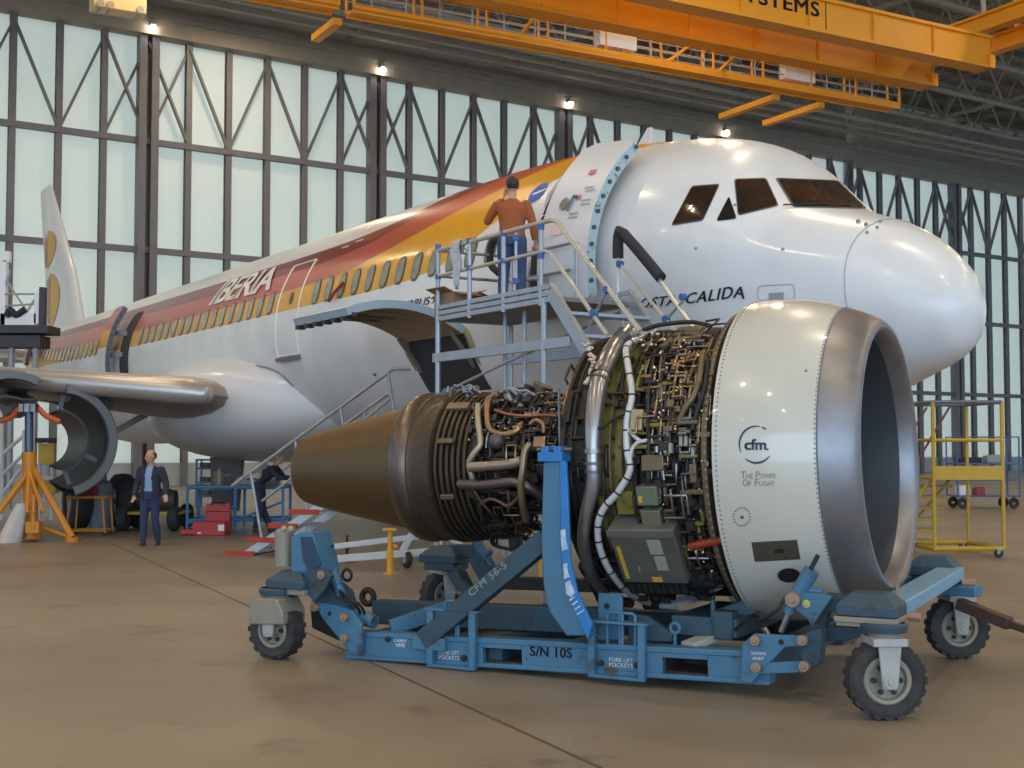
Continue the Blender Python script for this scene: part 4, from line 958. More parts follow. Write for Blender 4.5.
# piping over the core: hand-placed main runs
cm = [([(462, 393, .60), (478, 388, .64)], .03, tanb), 
 ([(495, 394, .62), (488, 400, .66), (487, 415, .68), (489, 427, .68), (497, 433, .68), (508, 434, .68), (518, 430, .68), (522, 423, .66)], .024, copper),
 ([(478, 405, .66), (478, 420, .68), (480, 435, .68), (480, 445, .68), (473, 455, .68), (469, 464, .66), (472, 477, .64), (474, 485, .62)], .026, mat('pipe tan2', (.42, .36, .25), .4, .6)),
 ([(495, 410, .68), (508, 414, .70), (525, 416, .72), (545, 415, .74), (558, 416, .78)], .013, mat('copper rust', (.40, .16, .10), .35, .8)),
 ([(470, 467, .70), (490, 466, .72), (510, 464, .74), (522, 461, .74)], .042, mat('duct pale', (.36, .31, .24), .35, .8)),
 ([(460, 484, .66), (480, 485, .70), (500, 483, .73), (516, 482, .73), (530, 488, .70), (545, 498, .65)], .045, mat('duct brown', (.15, .12, .12), .35, .8)),
 ([(530, 444, .74), (525, 452, .76), (523, 470, .77), (521, 485, .77), (523, 505, .75), (527, 520, .7)], .030, mat('pipe tan3', (.30, .23, .14), .4, .7)),
 ([(530, 424, .74), (536, 420, .75), (543, 424, .75), (544, 433, .74)], .018, copper),
 ([(480, 500, .70), (483, 522, .66), (486, 535, .58)], .018, dk), ([(481, 504, .7), (490, 499, .72), (500, 502, .72), (508, 506, .72), (516, 500, .72), (521, 492, .72)], .016, mat('pipe rust', (.16, .08, .05), .5, .5)), ([(508, 490, .72), (509, 500, .72), (508, 512, .70)], .012, steel), ([(474, 490, .7), (480, 500, .7), (490, 512, .7), (498, 522, .66)], .014, core_m),
 ([(500, 440, .60), (520, 448, .62), (548, 450, .65)], .03, dk), ([(498, 455, .62), (520, 455, .64)], .03, blk), ([(480, 425, .6), (500, 425, .58), (520, 440, .56)], .02, steel), ([(486, 448, .64), (487, 438, .66), (490, 430, .66)], .012, steel)]
for q, r_, m_ in cm: pipe('core_pipe', ppx(q, .7), r_, m_)
SMIN, SMAX = -1.0, -.25
tangle('core_small_piping', 466, 392, 556, 440, 60, .48, .64, .006, .014, dk, 31); tangle('core_small_piping', 466, 392, 556, 430, 26, .52, .66, .006, .012, steel, 32)
tangle('core_small_piping', 466, 420, 556, 535, 60, .48, .66, .008, .018, core_m, 33); tangle('core_small_piping', 470, 395, 556, 520, 14, .55, .68, .006, .012, copper, 34); tangle('core_small_piping', 466, 480, 560, 545, 30, .5, .66, .008, .018, blk, 36)
studs('core_fittings', 468, 392, 556, 440, 40, .55, .66, .01, .025, steel, 35, 'cyl'); studs('core_fittings', 468, 392, 556, 530, 60, .5, .66, .015, .04, dk, 37, 'box'); studs('core_fittings', 468, 392, 556, 520, 18, .58, .68, .008, .014, brass, 38)
panel_box(533, 436, 545, 447, .78, .05, copper, 'core_plate'); panel_box(437, 438, 452, 443, .70, .04, tanb, 'case_bracket'); panel_box(447, 402, 468, 408, .67, .04, tanb, 'case_bracket'); panel_box(440, 495, 453, 500, .70, .03, tanb, 'case_bracket')
b = MB(); b.ball(ecyl(497, 441, .66), .07, 8); b.build('valve_body', mat('valve plum', (.12, .09, .10), .5, .5), eng)
# top-of-core valve stacks and mount bracket
def oncl(u, v, yl): # point in engine frame on plane y = yl
    o, d = eray(u, v); return o + d * ((yl - o.y) / d.y)
b = MB(); a_, c_ = oncl(536, 403, 0), oncl(543, 386, 0); b.cyl(a_, c_, .085, 18); b.cyl(c_ - (c_ - a_) * .05, c_ + (c_ - a_) * .06, .092, 18); b.build('valve_stack', mat('valve bronze', (.12, .10, .06), .45, .5), eng)
b = MB(); b.cyl(oncl(528, 400, .1), oncl(532, 386, .1), .07, 14); b.box(oncl(524, 396, -.1), (.18, .12, .14)); b.build('valve_stack', blk, eng)
b = MB(); b.prism([(430, 410), (443, 388), (453, 390), (444, 414)], lambda u, v: oncl(u, v, -.15), (0, .3, 0)); b.build('mount_bracket', mat('mount grey', (.13, .13, .13), .4, .5), eng, bevel=.01)
b = MB(); rnd = random.Random(9)
for k in range(20):
    p = oncl(rnd.uniform(442, 478), rnd.uniform(388, 398), rnd.uniform(-.3, .1)); q = p + V((rnd.uniform(-.14, .14), rnd.uniform(-.06, .06), rnd.uniform(-.05, .03))); b.tube([p, (p + q) / 2 + V((0, 0, .03)), q], .010, 6)
b.build('loose_wires', mat('wire blue grey', (.22, .26, .34), .4, .3), eng, kind='stuff')
b = MB(); rnd = random.Random(10)
for k in range(16):
    p = oncl(rnd.uniform(495, 525), rnd.uniform(390, 408), rnd.uniform(-.4, 0)); q = p + V((rnd.uniform(-.16, .16), rnd.uniform(-.06, .06), rnd.uniform(-.06, .04))); b.tube([p, (p + q) / 2 + V((0, 0, .02)), q], .014, 6)
b.build('loose_wires', mat('wire pale', (.30, .33, .36), .4, .3), eng, kind='stuff')
b = MB(); b.cyl(oncl(560, 448, -1.0), oncl(559, 388, -1.0), .012, 6); b.build('probe_rod', steel, eng)
pipe('drain_hose', [ep(-1.05, .6, -70), ep(-1.1, .68, -80), ep(-.9, .72, -88), ep(-.6, .66, -85), ep(-.45, .55, -80)], .014, blk)
pipe('drain_hose', ppx([(568, 470, 1.0), (575, 500, 1.0), (584, 560, 1.0), (600, 600, 1.0)], 1.0), .03, blk)
# ------------------------------------------------------------------ blue engine transport stand
stand = thing('engine_stand', 'worn blue four-castor transport stand carrying the stripped engine', 'engine stand', SC, RZS)
SI = W2L(stand)
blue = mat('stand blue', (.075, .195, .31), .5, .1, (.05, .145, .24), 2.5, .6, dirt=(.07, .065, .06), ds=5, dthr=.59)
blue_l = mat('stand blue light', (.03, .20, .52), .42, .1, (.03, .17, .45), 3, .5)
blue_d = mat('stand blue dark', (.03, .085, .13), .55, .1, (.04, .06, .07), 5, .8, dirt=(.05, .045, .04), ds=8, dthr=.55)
cast_m = mat('castor beige', (.30, .27, .20), .55, .1, (.22, .20, .16), 6, .7); bolt_m = mat('bolt brown', (.35, .24, .17), .45, .4); forkw = mat('fork pale', (.45, .45, .43), .5, .1, (.3, .3, .28), 8, .7)
def sl(u, v, yl):
    o = SI @ V((0, 0, CAM_H)); d = SI.to_3x3() @ ray(u, v); return o + d * ((yl - o.y) / d.y)
def plate(poly, yl, th, m, name, label=None, bev=.006, par=None):
    pts = [sl(u, v, yl) for u, v in poly]; b = MB(); n = len(pts); t = V((0, th, 0))
    b.add(pts + [p + t for p in pts], [tuple(range(n - 1, -1, -1)), tuple(range(n, 2 * n))] + [(i, (i + 1) % n, n + (i + 1) % n, n + i) for i in range(n)])
    return b.build(name, m, par or stand, label, bevel=bev)
def bolt(u, v, yl, r=.03, par=None, L=.04, m=None):
    p = sl(u, v, yl); b = MB(); b.cyl(p + V((0, .01, 0)), p - V((0, L, 0)), r, 14); b.cyl(p - V((0, L, 0)), p - V((0, L + .015, 0)), r * .45, 8); return b.build('bolt', m or bolt_m, par or stand, bevel=.004)
TL = .027
def zs(s_, z): return z + TL * s_
def sbeam(name, s0, s1, y, z0, z1, w_, m, par=None, bev=.008, label=None):
    b = MB(); b.beam((s0, y, zs(s0, (z0 + z1) / 2)), (s1, y, zs(s1, (z0 + z1) / 2)), w_, z1 - z0); return b.build(name, m, par or stand, label, bevel=bev)
# near rail with fork-lift pockets (real openings)
yr = -1.0
sA, sB = -1.93, 1.62
S = lambda u: sl(u, 655, yr - .07).x
pk = [(S(482), S(521)), (S(662), S(707))]
rail = sbeam('side_rail', sA, sB, yr, .232, .275, .15, blue, label='near blue rail with two fork pockets')
sbeam('rail_flange', sA, sB, yr, .05, .085, .15, blue, rail)
seg = [sA, pk[0][0], pk[0][1], pk[1][0], pk[1][1], sB]
for i in (0, 2, 4): sbeam('rail_web', seg[i], seg[i + 1], yr, .08, .24, .13, blue, rail)
for a, c in pk:
    sbeam('pocket_top', a, c, yr - .0, .20, .24, .14, blue, rail, .003)
    sbeam('pocket_shell', a - .0, c, yr + .35, .09, .20, .02, mat('pocket dark', (.03, .02, .016), .8), rail, 0)
    for q in (a, c):
        b = MB(); b.box((q, yr + .17, zs(q, .145)), (.012, .36, .12)); b.build('pocket_side', MATS['pocket dark'], rail)
    b = MB(); b.box(((a + c) / 2, yr + .17, zs((a + c) / 2, .09)), (c - a, .36, .012)); b.build('pocket_floor', MATS['pocket dark'], rail)
def rtext(txt, u0, u1, v0, v1, m, bold=.02, y=yr - .0705 - .006, par=None, tilt=True):
    a_, c_, d_ = sl(u0, v0, y), sl(u1, v0, y), sl(u0, v1, y)
    if tilt: c_.z = a_.z + TL * (c_.x - a_.x)
    flat_text(txt, a_, c_ - a_, V((0, 0, d_.z - a_.z)), m, par or rail, bold=bold, space=1.05)
rtext('S/N 10S', 530, 572, 656, 646, black_m, .03, yr - .0665)
for (u0, u1, v0) in ((439, 459, 654), (609, 633, 661.5)):
    rtext('FORK LIFT', u0, u1, v0, v0 - 4.2, text_w, .02, yr - .0665); rtext('POCKETS', u0, u1, v0 + 5.2, v0 + 1, text_w, .02, yr - .0665)
rtext('CARRY', 394, 407, 642, 638.5, text_w, .0, yr - .0665); rtext('HERE', 396, 405, 646.5, 643, text_w, .0, yr - .0665)
for u, v in ((388, 639), (431, 656), (464, 658), (601, 663), (637, 665)): bolt(u, v, yr - .075, .022, rail, .02, black_m)
# guard frames over the rail
for (u0, u1, v0, v1) in ((431, 473, 609, 657), (592, 642, 621, 674)):
    ya = yr - .10; a_, c_ = sl(u0, v0, ya), sl(u1, v0, ya); zb = .05 + TL * a_.x; b = MB()
    for x in (a_.x, c_.x): b.box((x, ya, (a_.z + zb) / 2), (.055, .05, a_.z - zb))
    b.box(((a_.x + c_.x) / 2, ya + .03, a_.z), (c_.x - a_.x + .1, .12, .018)); b.box(((a_.x + c_.x) / 2, ya, zb), (c_.x - a_.x + .05, .05, .025))
    g = b.build('guard_frame', blue, stand, bevel=.004)
    b = MB()
    for off in (.10, .20):
        x0 = a_.x + off; b.tube([(x0, ya + .05, .2 + TL * x0), (x0, ya + .05, a_.z + .05), (x0 + .02, ya + .05, a_.z + .065), (x0 + .10, ya + .05, a_.z + .065), (x0 + .12, ya + .05, a_.z + .05), (x0 + .12, ya + .05, .2 + TL * x0)], .012, 8)
    b.build('grab_handle', blue, g)
# inner tow beam with eye, far rail, cross members
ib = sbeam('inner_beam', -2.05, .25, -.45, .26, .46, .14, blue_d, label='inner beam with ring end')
e_ = sl(368, 597, -.45); b = MB(); b.ring(e_, (0, 1, 0), .06, .028, 20, 8); b.build('tow_eye', blk, ib)
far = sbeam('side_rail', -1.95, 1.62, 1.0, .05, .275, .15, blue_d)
sbeam('upper_beam', -1.3, .9, .35, .50, .60, .2, blk)
for s_ in (-1.75, -.6, .55, 1.5):
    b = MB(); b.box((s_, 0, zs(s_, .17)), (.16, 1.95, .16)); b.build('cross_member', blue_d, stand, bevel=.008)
rtext('TYPE PLATE DATA', 451, 461, 594, 591.5, lab_w, .0, -.525, ib, False)
b = MB(); b.beam((-1.6, -.9, .25), (-1.25, -.5, .40), .05, .12); b.build('gusset', blue, stand)
# curved upright carrying the near engine mount
post = plate([(543, 462), (560, 460), (561, 520), (562, 560), (566, 590), (577, 615), (590, 636), (566, 636), (549, 612), (543, 585), (541, 540)], -1.19, .10, blue, 'curved_upright', 'tall curved blue upright with torn stickers', .012)
plate([(559.5, 460), (566, 462), (568, 500), (570, 560), (577, 592), (592, 624), (588, 640), (576, 616), (565.5, 590), (561.5, 560), (560.5, 520)], -1.205, .03, blue_l, 'upright_face', None, .004, post)
b = MB(); p = sl(553, 457, -1.15); b.box(p + V((0, .02, 0)), (.20, .16, .07)); b.box(p + V((-.04, 0, .05)), (.06, .12, .06)); b.box(p + V((.06, 0, .05)), (.06, .12, .06)); b.build('mount_saddle', blue_l, post, bevel=.006)
b = MB(); b.cyl(p + V((-.13, 0, .055)), p + V((.16, 0, .055)), .018, 10); b.build('mount_pin', steel, post)
b = MB(); b.cyl(sl(553, 452, -1.12), sl(553, 452, -.85), .05, 12); b.build('trunnion', tanb, post)
stk = mat('sticker white', (.62, .66, .70), .5, 0, (.2, .35, .6), 30, .5)
for pl in ([(560.5, 530), (565, 529), (566, 540), (568, 549), (562, 551), (561, 543)], [(563, 564), (567, 563), (568, 573), (570, 577), (564, 579)], [(565, 583), (570, 580), (573, 588), (575, 593), (571, 597), (566, 594)]): plate(pl, -1.212, .006, stk, 'sticker', None, 0, post)
for k in range(4): plate([(569 + k * 2.5, 600 + k * 4.6), (574 + k * 3.0, 596 + k * 4.6), (575 + k * 3, 597 + k * 4.6), (570 + k * 2.5, 601.2 + k * 4.6)], -1.212, .006, stk, 'sticker', None, 0, post)
# the matching upright on the far side
b = MB()
for p0, p1 in (((0, 1.12, .2), (-.1, 1.14, .7)), ((-.1, 1.14, .7), (-.1, 1.14, 1.58))): b.beam(p0, p1, .10, .2)
b.box((-.1, 1.1, 1.6), (.2, .16, .08)); b.cyl((-.1, 1.1, 1.62), (-.1, .8, 1.62), .05, 12); b.build('curved_upright', blue_d, stand, bevel=.01)
# diagonal brace with stencil
def brace(u0, v0, u1, v1, y, h, w_, m, name, label=None):
    a_, c_ = sl(u0, v0, y), sl(u1, v1, y); b = MB(); b.beam(a_, c_, w_, h, (0, 0, 1)); return b.build(name, m, stand, label, bevel=.008), a_, c_
br, a_, c_ = brace(425, 640, 548, 538, -1.07, .155, .12, blue_d, 'diagonal_brace', 'diagonal blue brace with pale stencil')
d_ = (c_ - a_).normalized(); n_ = V((-d_.z, 0, d_.x)); o_ = sl(471, 597, -1.134); flat_text('CFM 56-5', o_, d_ * .40, n_ * .055, mat('stencil pale', (.42, .5, .46), .5), br, bold=.02, space=1.1)
b = MB(); b.box(((a_.x + .06), -1.04, a_.z - .02), (.3, .16, .1)); b.build('brace_foot', blue, stand, bevel=.006)
# upright plate, sloping bracket and eye bolt on the rail
plate([(598, 593), (620, 594), (622, 600), (622, 640), (598, 640)], -.98, .03, blue, 'lug_plate'); bolt(607, 606, -.985, .02, None, .01, blk)
plate([(628, 614), (646, 616), (672, 634), (672, 642), (628, 640)], -.93, .06, blue_d, 'sloping_bracket')
b = MB(); p = sl(675, 628, -.98); b.ring(p, (0, 1, 0), .035, .012, 16, 6); b.cyl(p - V((0, 0, .04)), p - V((0, 0, .12)), .012, 6); b.build('eye_bolt', blue, stand)
b = MB(); q0, q1 = sl(688, 646, -.95), sl(731, 629, -.55); b.beam(q0, q1, .14, .05); b.build('ramp_plate', mat('worn grey', (.42, .40, .35), .5), stand, bevel=.005)
b = MB(); b.box((1.05, -.3, .42), (.5, 1.0, .14)); b.box((1.2, -.75, .44), (.14, .14, .2)); b.cyl((1.12, -.8, .44), (1.12, -.8, .62), .02, 8); b.build('front_cradle', blue_d, stand, bevel=.01)
b = MB(); b.beam((1.05, -.55, .45), (1.45, -.45, .62), .12); b.beam((1.05, .55, .45), (1.45, .45, .62), .12); b.build('front_saddle', blue_d, stand, bevel=.008)
# ---- corner units
tread = mat('castor tyre', (.018, .018, .02), .8, 0, (.05, .047, .043), 10, .5)
def caster(loc, r, w_, yaw, lugs, head=True):
    """fork, wheel and swivel head; loc on the floor in the stand frame, yaw of the wheel plane"""
    c = thing_child('castor', loc, yaw)
    b = MB(); t_ = w_ / 2
    b.lathe([(-t_ * .75, r * .60), (-t_, r * .72), (-t_, r * .88), (-t_ * .8, r * .965), (0, r), (t_ * .8, r * .965), (t_, r * .88), (t_, r * .72), (t_ * .75, r * .60)], (0, 0, r), (0, 1, 0), 48)
    ty = b.build('tyre', tread, c, 'black ribbed rubber', ang=40)
    b = MB()
    for k in range(lugs):
        a = 2 * math.pi * k / lugs
        for s_ in (-1, 1):
            aa = a + (math.pi / lugs if s_ > 0 else 0); M = Matrix.Rotation(-aa, 3, 'Y'); q = V((math.cos(aa), 0, math.sin(aa))) * (r * .955) + V((0, s_ * t_ * .56, r)); b.box(q, (r * .08, t_ * .85, r * .17), M)
    b.build('tread_lugs', tread, ty)
    b = MB()
    for s_ in (-1, 1): b.lathe([(s_ * t_ * .78, r * .62), (s_ * t_ * .9, r * .58), (s_ * t_ * .85, r * .50), (s_ * t_ * .4, r * .46), (s_ * t_ * .35, r * .22), (s_ * t_ * .75, r * .18), (s_ * t_ * .75, .005)], (0, 0, r), (0, 1, 0), 28)
    b.build('rim', cast_m, c, ang=40)
    for k in range(6):
        b = MB(); a = math.pi * k / 3; q = V((math.cos(a) * r * .34, -t_ * .55, r + math.sin(a) * r * .34)); b.cyl(q, q - V((0, .012, 0)), .018, 8); b.build('rim_hole', blk, c)
    b = MB()
    for s_ in (-1, 1):
        y = s_ * (t_ + .03); b.prism([(-.05, r * .86), (-.035, r * .80), (.035, r * .80), (.05, r * .88), (.075, r * 1.95), (-.075, r * 1.95)], lambda a, z: V((a, y - .012, z)), (0, .024, 0)); b.cyl((0, y - .02, r), (0, y + .02, r), .048, 16)
    b.box((0, 0, r * 1.98), (.22, w_ + .12, .05)); b.cyl((0, -t_ - .06, r), (0, t_ + .06, r), .022, 10)
    b.build('fork', forkw, c, 'pale worn fork', bevel=.005)
    b = MB(); b.cyl((0, 0, r * 2.02), (0, 0, r * 2.25), .10, 20); b.build('swivel', cast_m, c)
    b = MB(); b.lathe([(0, .14), (.03, .15), (.05, .15), (.06, .13)], (0, 0, r * 2.2), (0, 0, 1), 28); b.build('swivel_plate', blue_d, c)
    return c
def thing_child(name, loc, yaw):
    o = bpy.data.objects.new(name, None); COL.objects.link(o); o.parent = stand; o.location = loc; o.rotation_euler = (0, 0, yaw); return o
def hipbox(cx_, cy_, z, lx, ly, h, m, name, par=None):
    b = MB(); k = .55; vs = []
    for (zz, f) in ((z - h * .5, 1), (z, 1), (z + h * .55, k)): vs.append([V((cx_ + sx * lx / 2 * f, cy_ + sy * ly / 2 * f, zz)) for sx, sy in ((-1, -1), (1, -1), (1, 1), (-1, 1))])
    b.grid(vs, closed_u=True); b.add(vs[0], [(3, 2, 1, 0)]); b.add(vs[2], [(0, 1, 2, 3)]); return b.build(name, m, par or stand, bevel=.008)
WX, WY = 2.45, 1.33
# front near
fn_ = caster((WX, -WY, 0), .25, .15, R(28.5 + 2), 20)
hipbox(WX - .10, -WY + .10, .71, .38, .34, .14, blue_d, 'castor_head'); 
b = MB(); b.box((WX - .10, -WY + .10, .62), (.40, .36, .035)).box((WX - .12, -WY + .10, .59), (.34, .32, .03)); b.build('head_flange', cast_m, stand, bevel=.004)
# front far
caster((WX, WY, 0), .25, .15, R(28.5 + 4), 20); hipbox(WX - .16, WY - .06, .75, .38, .32, .15, blue_d, 'castor_head')
# cross beam between the front heads
b = MB(); b.beam((WX - .02, -WY + .1, .66), (WX - .02, WY - .1, .70), .20, .10); b.build('front_cross_beam', mat('stand blue pale', (.16, .34, .50), .45, .1, (.22, .40, .52), 4, .6), stand, bevel=.01)
b = MB(); b.cyl((WX + .1, -WY + .25, .62), (WX + .18, -WY + .25, .62), .03, 10).cyl((WX + .1, WY - .3, .64), (WX + .2, WY - .3, .64), .04, 10).cyl((WX - .02, -WY + .5, .72), (WX - .02, -WY + .5, .80), .012, 6); b.build('beam_fittings', bolt_m, stand, kind='stuff')
b = MB(); b.beam((WX - .30, WY - .18, .58), (WX + .22, WY - .30, .58), .16, .08); b.build('steering_arm', blue, stand, bevel=.008)
# tow bar off to the right
b = MB(); p0 = sl(962, 607, WY - .30); p1 = p0 + V((1.9, -1.0, -.42)); b.beam(p0, p1, .055, .055); b.beam(p0 - V((.02, .03, -.03)), p1.lerp(p0, .8), .09, .09); b.build('tow_bar', mat('tow bar brown', (.10, .06, .045), .6, .3), stand, 'brown tow bar', bevel=.006)
# near front parallelogram arm
pl_ = plate([(742, 644), (754, 634), (808, 636), (808, 646), (785, 647), (766, 667), (751, 684), (740, 681)], -1.14, .04, blue, 'arm_plate', 'angled plate with four bolts')
rtext('TOWING', 751, 766, 655, 652, text_w, .0, -1.146, pl_, False); rtext('POINT', 753, 764, 660, 657, text_w, .0, -1.146, pl_, False)
for u, v in ((756, 640.5), (803, 640), (757, 667), (805, 666)): bolt(u, v, -1.16, .036, pl_)
bolt(781, 642, -1.145, .018, pl_, .004, blk)
b = MB(); b.beam(sl(760, 668, -1.10), sl(806, 666, -1.10), .07, .075); b.beam(sl(770, 642, -1.05), sl(806, 641, -1.05), .08, .07); b.build('link_arm', blue, stand, bevel=.006)
plate([(806, 632), (821, 628), (822, 640), (820, 664), (806, 671), (800, 655)], -1.10, .12, blue_d, 'link_knuckle')
up_ = plate([(788, 603), (800, 592), (822, 594), (832, 597), (822, 612), (812, 627), (806, 618), (796, 610)], -1.12, .05, blue, 'upper_gusset'); bolt(794, 599.5, -1.14, .05, up_, .05); bolt(806, 604, -1.125, .028, up_, .004, mat('sticker yellow', (.5, .5, .15), .5))
plate([(824, 594), (846, 596), (846, 612), (828, 612), (822, 635), (810, 645), (808, 632)], -1.0, .12, blue_d, 'head_arm')
b = MB(); b.cyl(sl(781, 632, -1.1), sl(790, 610, -1.1), .022, 10); b.build('jack_rod', steel, stand)
b = MB(); b.cyl(sl(788, 613, -1.1), sl(795, 598, -1.1), .04, 12).cyl(sl(799, 592, -1.08), sl(812, 570, -1.08), .055, 14); b.cyl(sl(803, 590, -1.08), sl(822, 592, -1.08), .02, 8); b.build('jack_body', blue, stand)
b = MB(); b.cyl(sl(810, 571, -1.08), sl(818, 555, -1.08), .016, 8); b.build('jack_handle', blk, stand)
b = MB(); b.tube([sl(785, 598, -1.12), sl(777, 610, -1.15), sl(762, 619, -1.1), sl(745, 622, -1.0), sl(735, 630, -.9)], .011, 6, smooth=5); b.build('hydraulic_hose', blk, stand)
plate([(820, 628), (862, 628), (862, 636), (848, 641), (820, 641)], -.75, .18, blue_d, 'sub_beam')
# rear near
rn = caster((-WX + .03, -WY, 0), .235, .17, R(28.5 - 28), 16)
b = MB(); b.prism([(-.17, .28), (.17, .30), (.17, .40), (.10, .50), (-.12, .50), (-.17, .42)], lambda a, z: V((a, -.15, z)), (0, .30, 0)); b.build('fork_cover', cast_m, rn, 'beige cover', bevel=.012)
hipbox(-WX + .16, -WY + .1, .64, .38, .36, .13, blue_d, 'castor_head'); b = MB(); b.box((-WX + .17, -WY + .1, .575), (.34, .30, .1)); b.build('head_block', cast_m, stand, bevel=.01)
b = MB(); p = sl(284, 566, -WY + .1); q = sl(284, 535, -WY + .1); b.cyl(p, q, .075, 16); b.cyl(q, q + V((0, 0, .03)), .085, 16); b.build('damper', cast_m, stand)
b = MB()
for u in (284, 291): b.ball(sl(u, 529, -WY + .05), .028, 8)
b.build('damper_knobs', lab_w, stand)
t1 = plate([(291, 590), (291, 537), (300, 532), (312, 532), (320, 560), (322, 572), (306, 592)], -WY + .02, .24, blue, 'swivel_tower', 'blue tower above the rear castor'); plate([(300, 537), (311, 537), (321, 566), (308, 571), (303, 560)], -WY, .02, mat('tower navy', (.02, .05, .10), .5), 'tower_recess', None, .003, t1)
p3 = plate([(304, 570), (322, 568), (331, 576), (324, 590), (313, 603), (308, 594)], -WY + .0, .05, blue_d, 'rear_gusset'); bolt(321.5, 575, -WY, .035, p3, .02)
plate([(315, 600), (330, 582), (342, 592), (348, 612), (332, 618), (318, 612)], -1.12, .16, blue_d, 'rear_arm')
pr = plate([(314, 602), (336, 605), (352, 611), (361, 624), (361, 655), (352, 653), (338, 638), (322, 618)], -1.14, .04, blue, 'arm_plate', 'rear angled plate with bolts')
for u, v in ((316, 607), (345.5, 617), (345.5, 638)): bolt(u, v, -1.15, .035, pr)
bolt(329.5, 613.5, -1.142, .018, pr, .004, blk)
b = MB(); b.cyl(sl(324, 552, -1.12), sl(338, 585, -1.12), .05, 14); b.cyl(sl(338, 585, -1.12), sl(342, 596, -1.12), .04, 12); b.build('jack_body', blue, stand)
b = MB(); b.cyl(sl(323, 552, -1.12), sl(318, 540, -1.12), .022, 8); b.cyl(sl(326, 550, -1.12), sl(334, 545, -1.12), .008, 6); b.build('jack_handle', blk, stand)
b = MB(); b.ring(sl(347, 575, -1.05), (0, 1, 0), .045, .014, 18, 6); b.build('jack_ring', blk, stand)
for k in range(2): b = MB(); b.tube([sl(339, 590, -1.15), sl(345 + k * 6, 603 - k * 3, -1.16), sl(354 + k * 5, 604, -1.12), sl(360 + k * 4, 612, -1.05), sl(360 + k * 4, 622, -1.0)], .012, 6, smooth=4); b.build('hydraulic_hose', blk, stand)
b = MB(); b.cyl(sl(355, 615, -1.0), sl(375, 622, -1.0), .06, 12); b.build('pivot_tube', blue, stand)
plate([(310, 606), (330, 618), (348, 636), (348, 645), (324, 634), (312, 628)], -.95, .12, blk, 'link_back_arm')  # plain black arm set behind the bolted plate
# rear far
caster((-WX, WY, 0), .245, .17, R(28.5 + 30), 18); hipbox(-WX + .08, WY - .1, .66, .42, .36, .15, blue_d, 'castor_head'); b = MB(); b.box((-WX + .08, WY - .1, .56), (.34, .3, .1)); b.build('head_block', blue_d, stand, bevel=.01)
b = MB(); b.beam(sl(452, 551, WY - .1), sl(480, 551, WY - .1), .14, .13); b.beam(sl(478, 555, WY - .2), sl(497, 590, WY - .2), .16, .16); b.build('rear_arm', blue_d, stand, bevel=.008)
plate([(507, 526), (522, 526), (518, 545), (509, 552)], .9, .1, blue_d, 'far_gusset')
b = MB(); b.cyl(sl(474, 535, 1.1), sl(486, 560, 1.1), .05, 12); b.cyl(sl(486, 558, 1.1), sl(489, 566, 1.1), .035, 10); b.ball(sl(489, 552, 1.05), .04, 6); b.build('jack_body', blue, stand)
b = MB(); b.beam((-1.95, 1.0, .25), (-2.3, 1.2, .6), .1, .16); b.build('link_arm', blue_d, stand)
b = MB(); b.beam((1.6, 1.0, .25), (2.2, 1.25, .62), .1, .16); b.build('link_arm', blue_d, stand)
# ------------------------------------------------------------------ people
skin_m = mat('skin', (.50, .28, .19), .5); hair_k = mat('hair dark', (.025, .02, .018), .6); navy = mat('navy cloth', (.022, .026, .042), .85, 0, (.03, .035, .055), 14, .6); denim = mat('denim', (.035, .06, .14), .85, 0, (.05, .08, .17), 16, .6)
shirt_b = mat('pale blue shirt', (.22, .33, .55), .8); rust = mat('rust knit', (.36, .10, .03), .85, 0, (.30, .08, .025), 30, .6); shoe_m = mat('shoe brown', (.05, .035, .03), .6); balding = mat('hair grey brown', (.12, .085, .06), .7)
def ebody(b, c, rx, ry, rz, M=None): b.ball(c, 1.0, 10, (rx, ry, rz), M)
def loft(b, secs, n=20):
    rows = [[V(c) + V((rx * math.cos(2 * math.pi * k / n), ry * math.sin(2 * math.pi * k / n), 0)) for k in range(n)] for c, rx, ry in secs]
    b.grid(rows, closed_u=True); b.add(rows[0], [tuple(range(n))]); b.add(rows[-1], [tuple(range(n))])
def remesh(b, name, m, parent, vox, cut=None, smooth=3, label=None):
    me = b.mesh('tmp', m, 60, weld=False); o = bpy.data.objects.new('tmp', me); COL.objects.link(o)
    r = o.modifiers.new('r', 'REMESH'); r.mode = 'VOXEL'; r.voxel_size = vox
    s = o.modifiers.new('s', 'SMOOTH'); s.iterations = smooth; s.factor = .5
    dg = bpy.context.evaluated_depsgraph_get(); me2 = bpy.data.meshes.new_from_object(o.evaluated_get(dg)); bpy.data.objects.remove(o); bpy.data.meshes.remove(me)
    if cut:
        bm = bmesh.new(); bm.from_mesh(me2); bmesh.ops.delete(bm, geom=[f for f in bm.faces if cut(f.calc_center_median())], context='FACES'); bm.to_mesh(me2); bm.free()
    me2.polygons.foreach_set('use_smooth', [True] * len(me2.polygons)); me2.materials.clear(); me2.materials.append(m)
    o = bpy.data.objects.new(name, me2); COL.objects.link(o); o.parent = parent
    if label: o['label'] = label
    return o
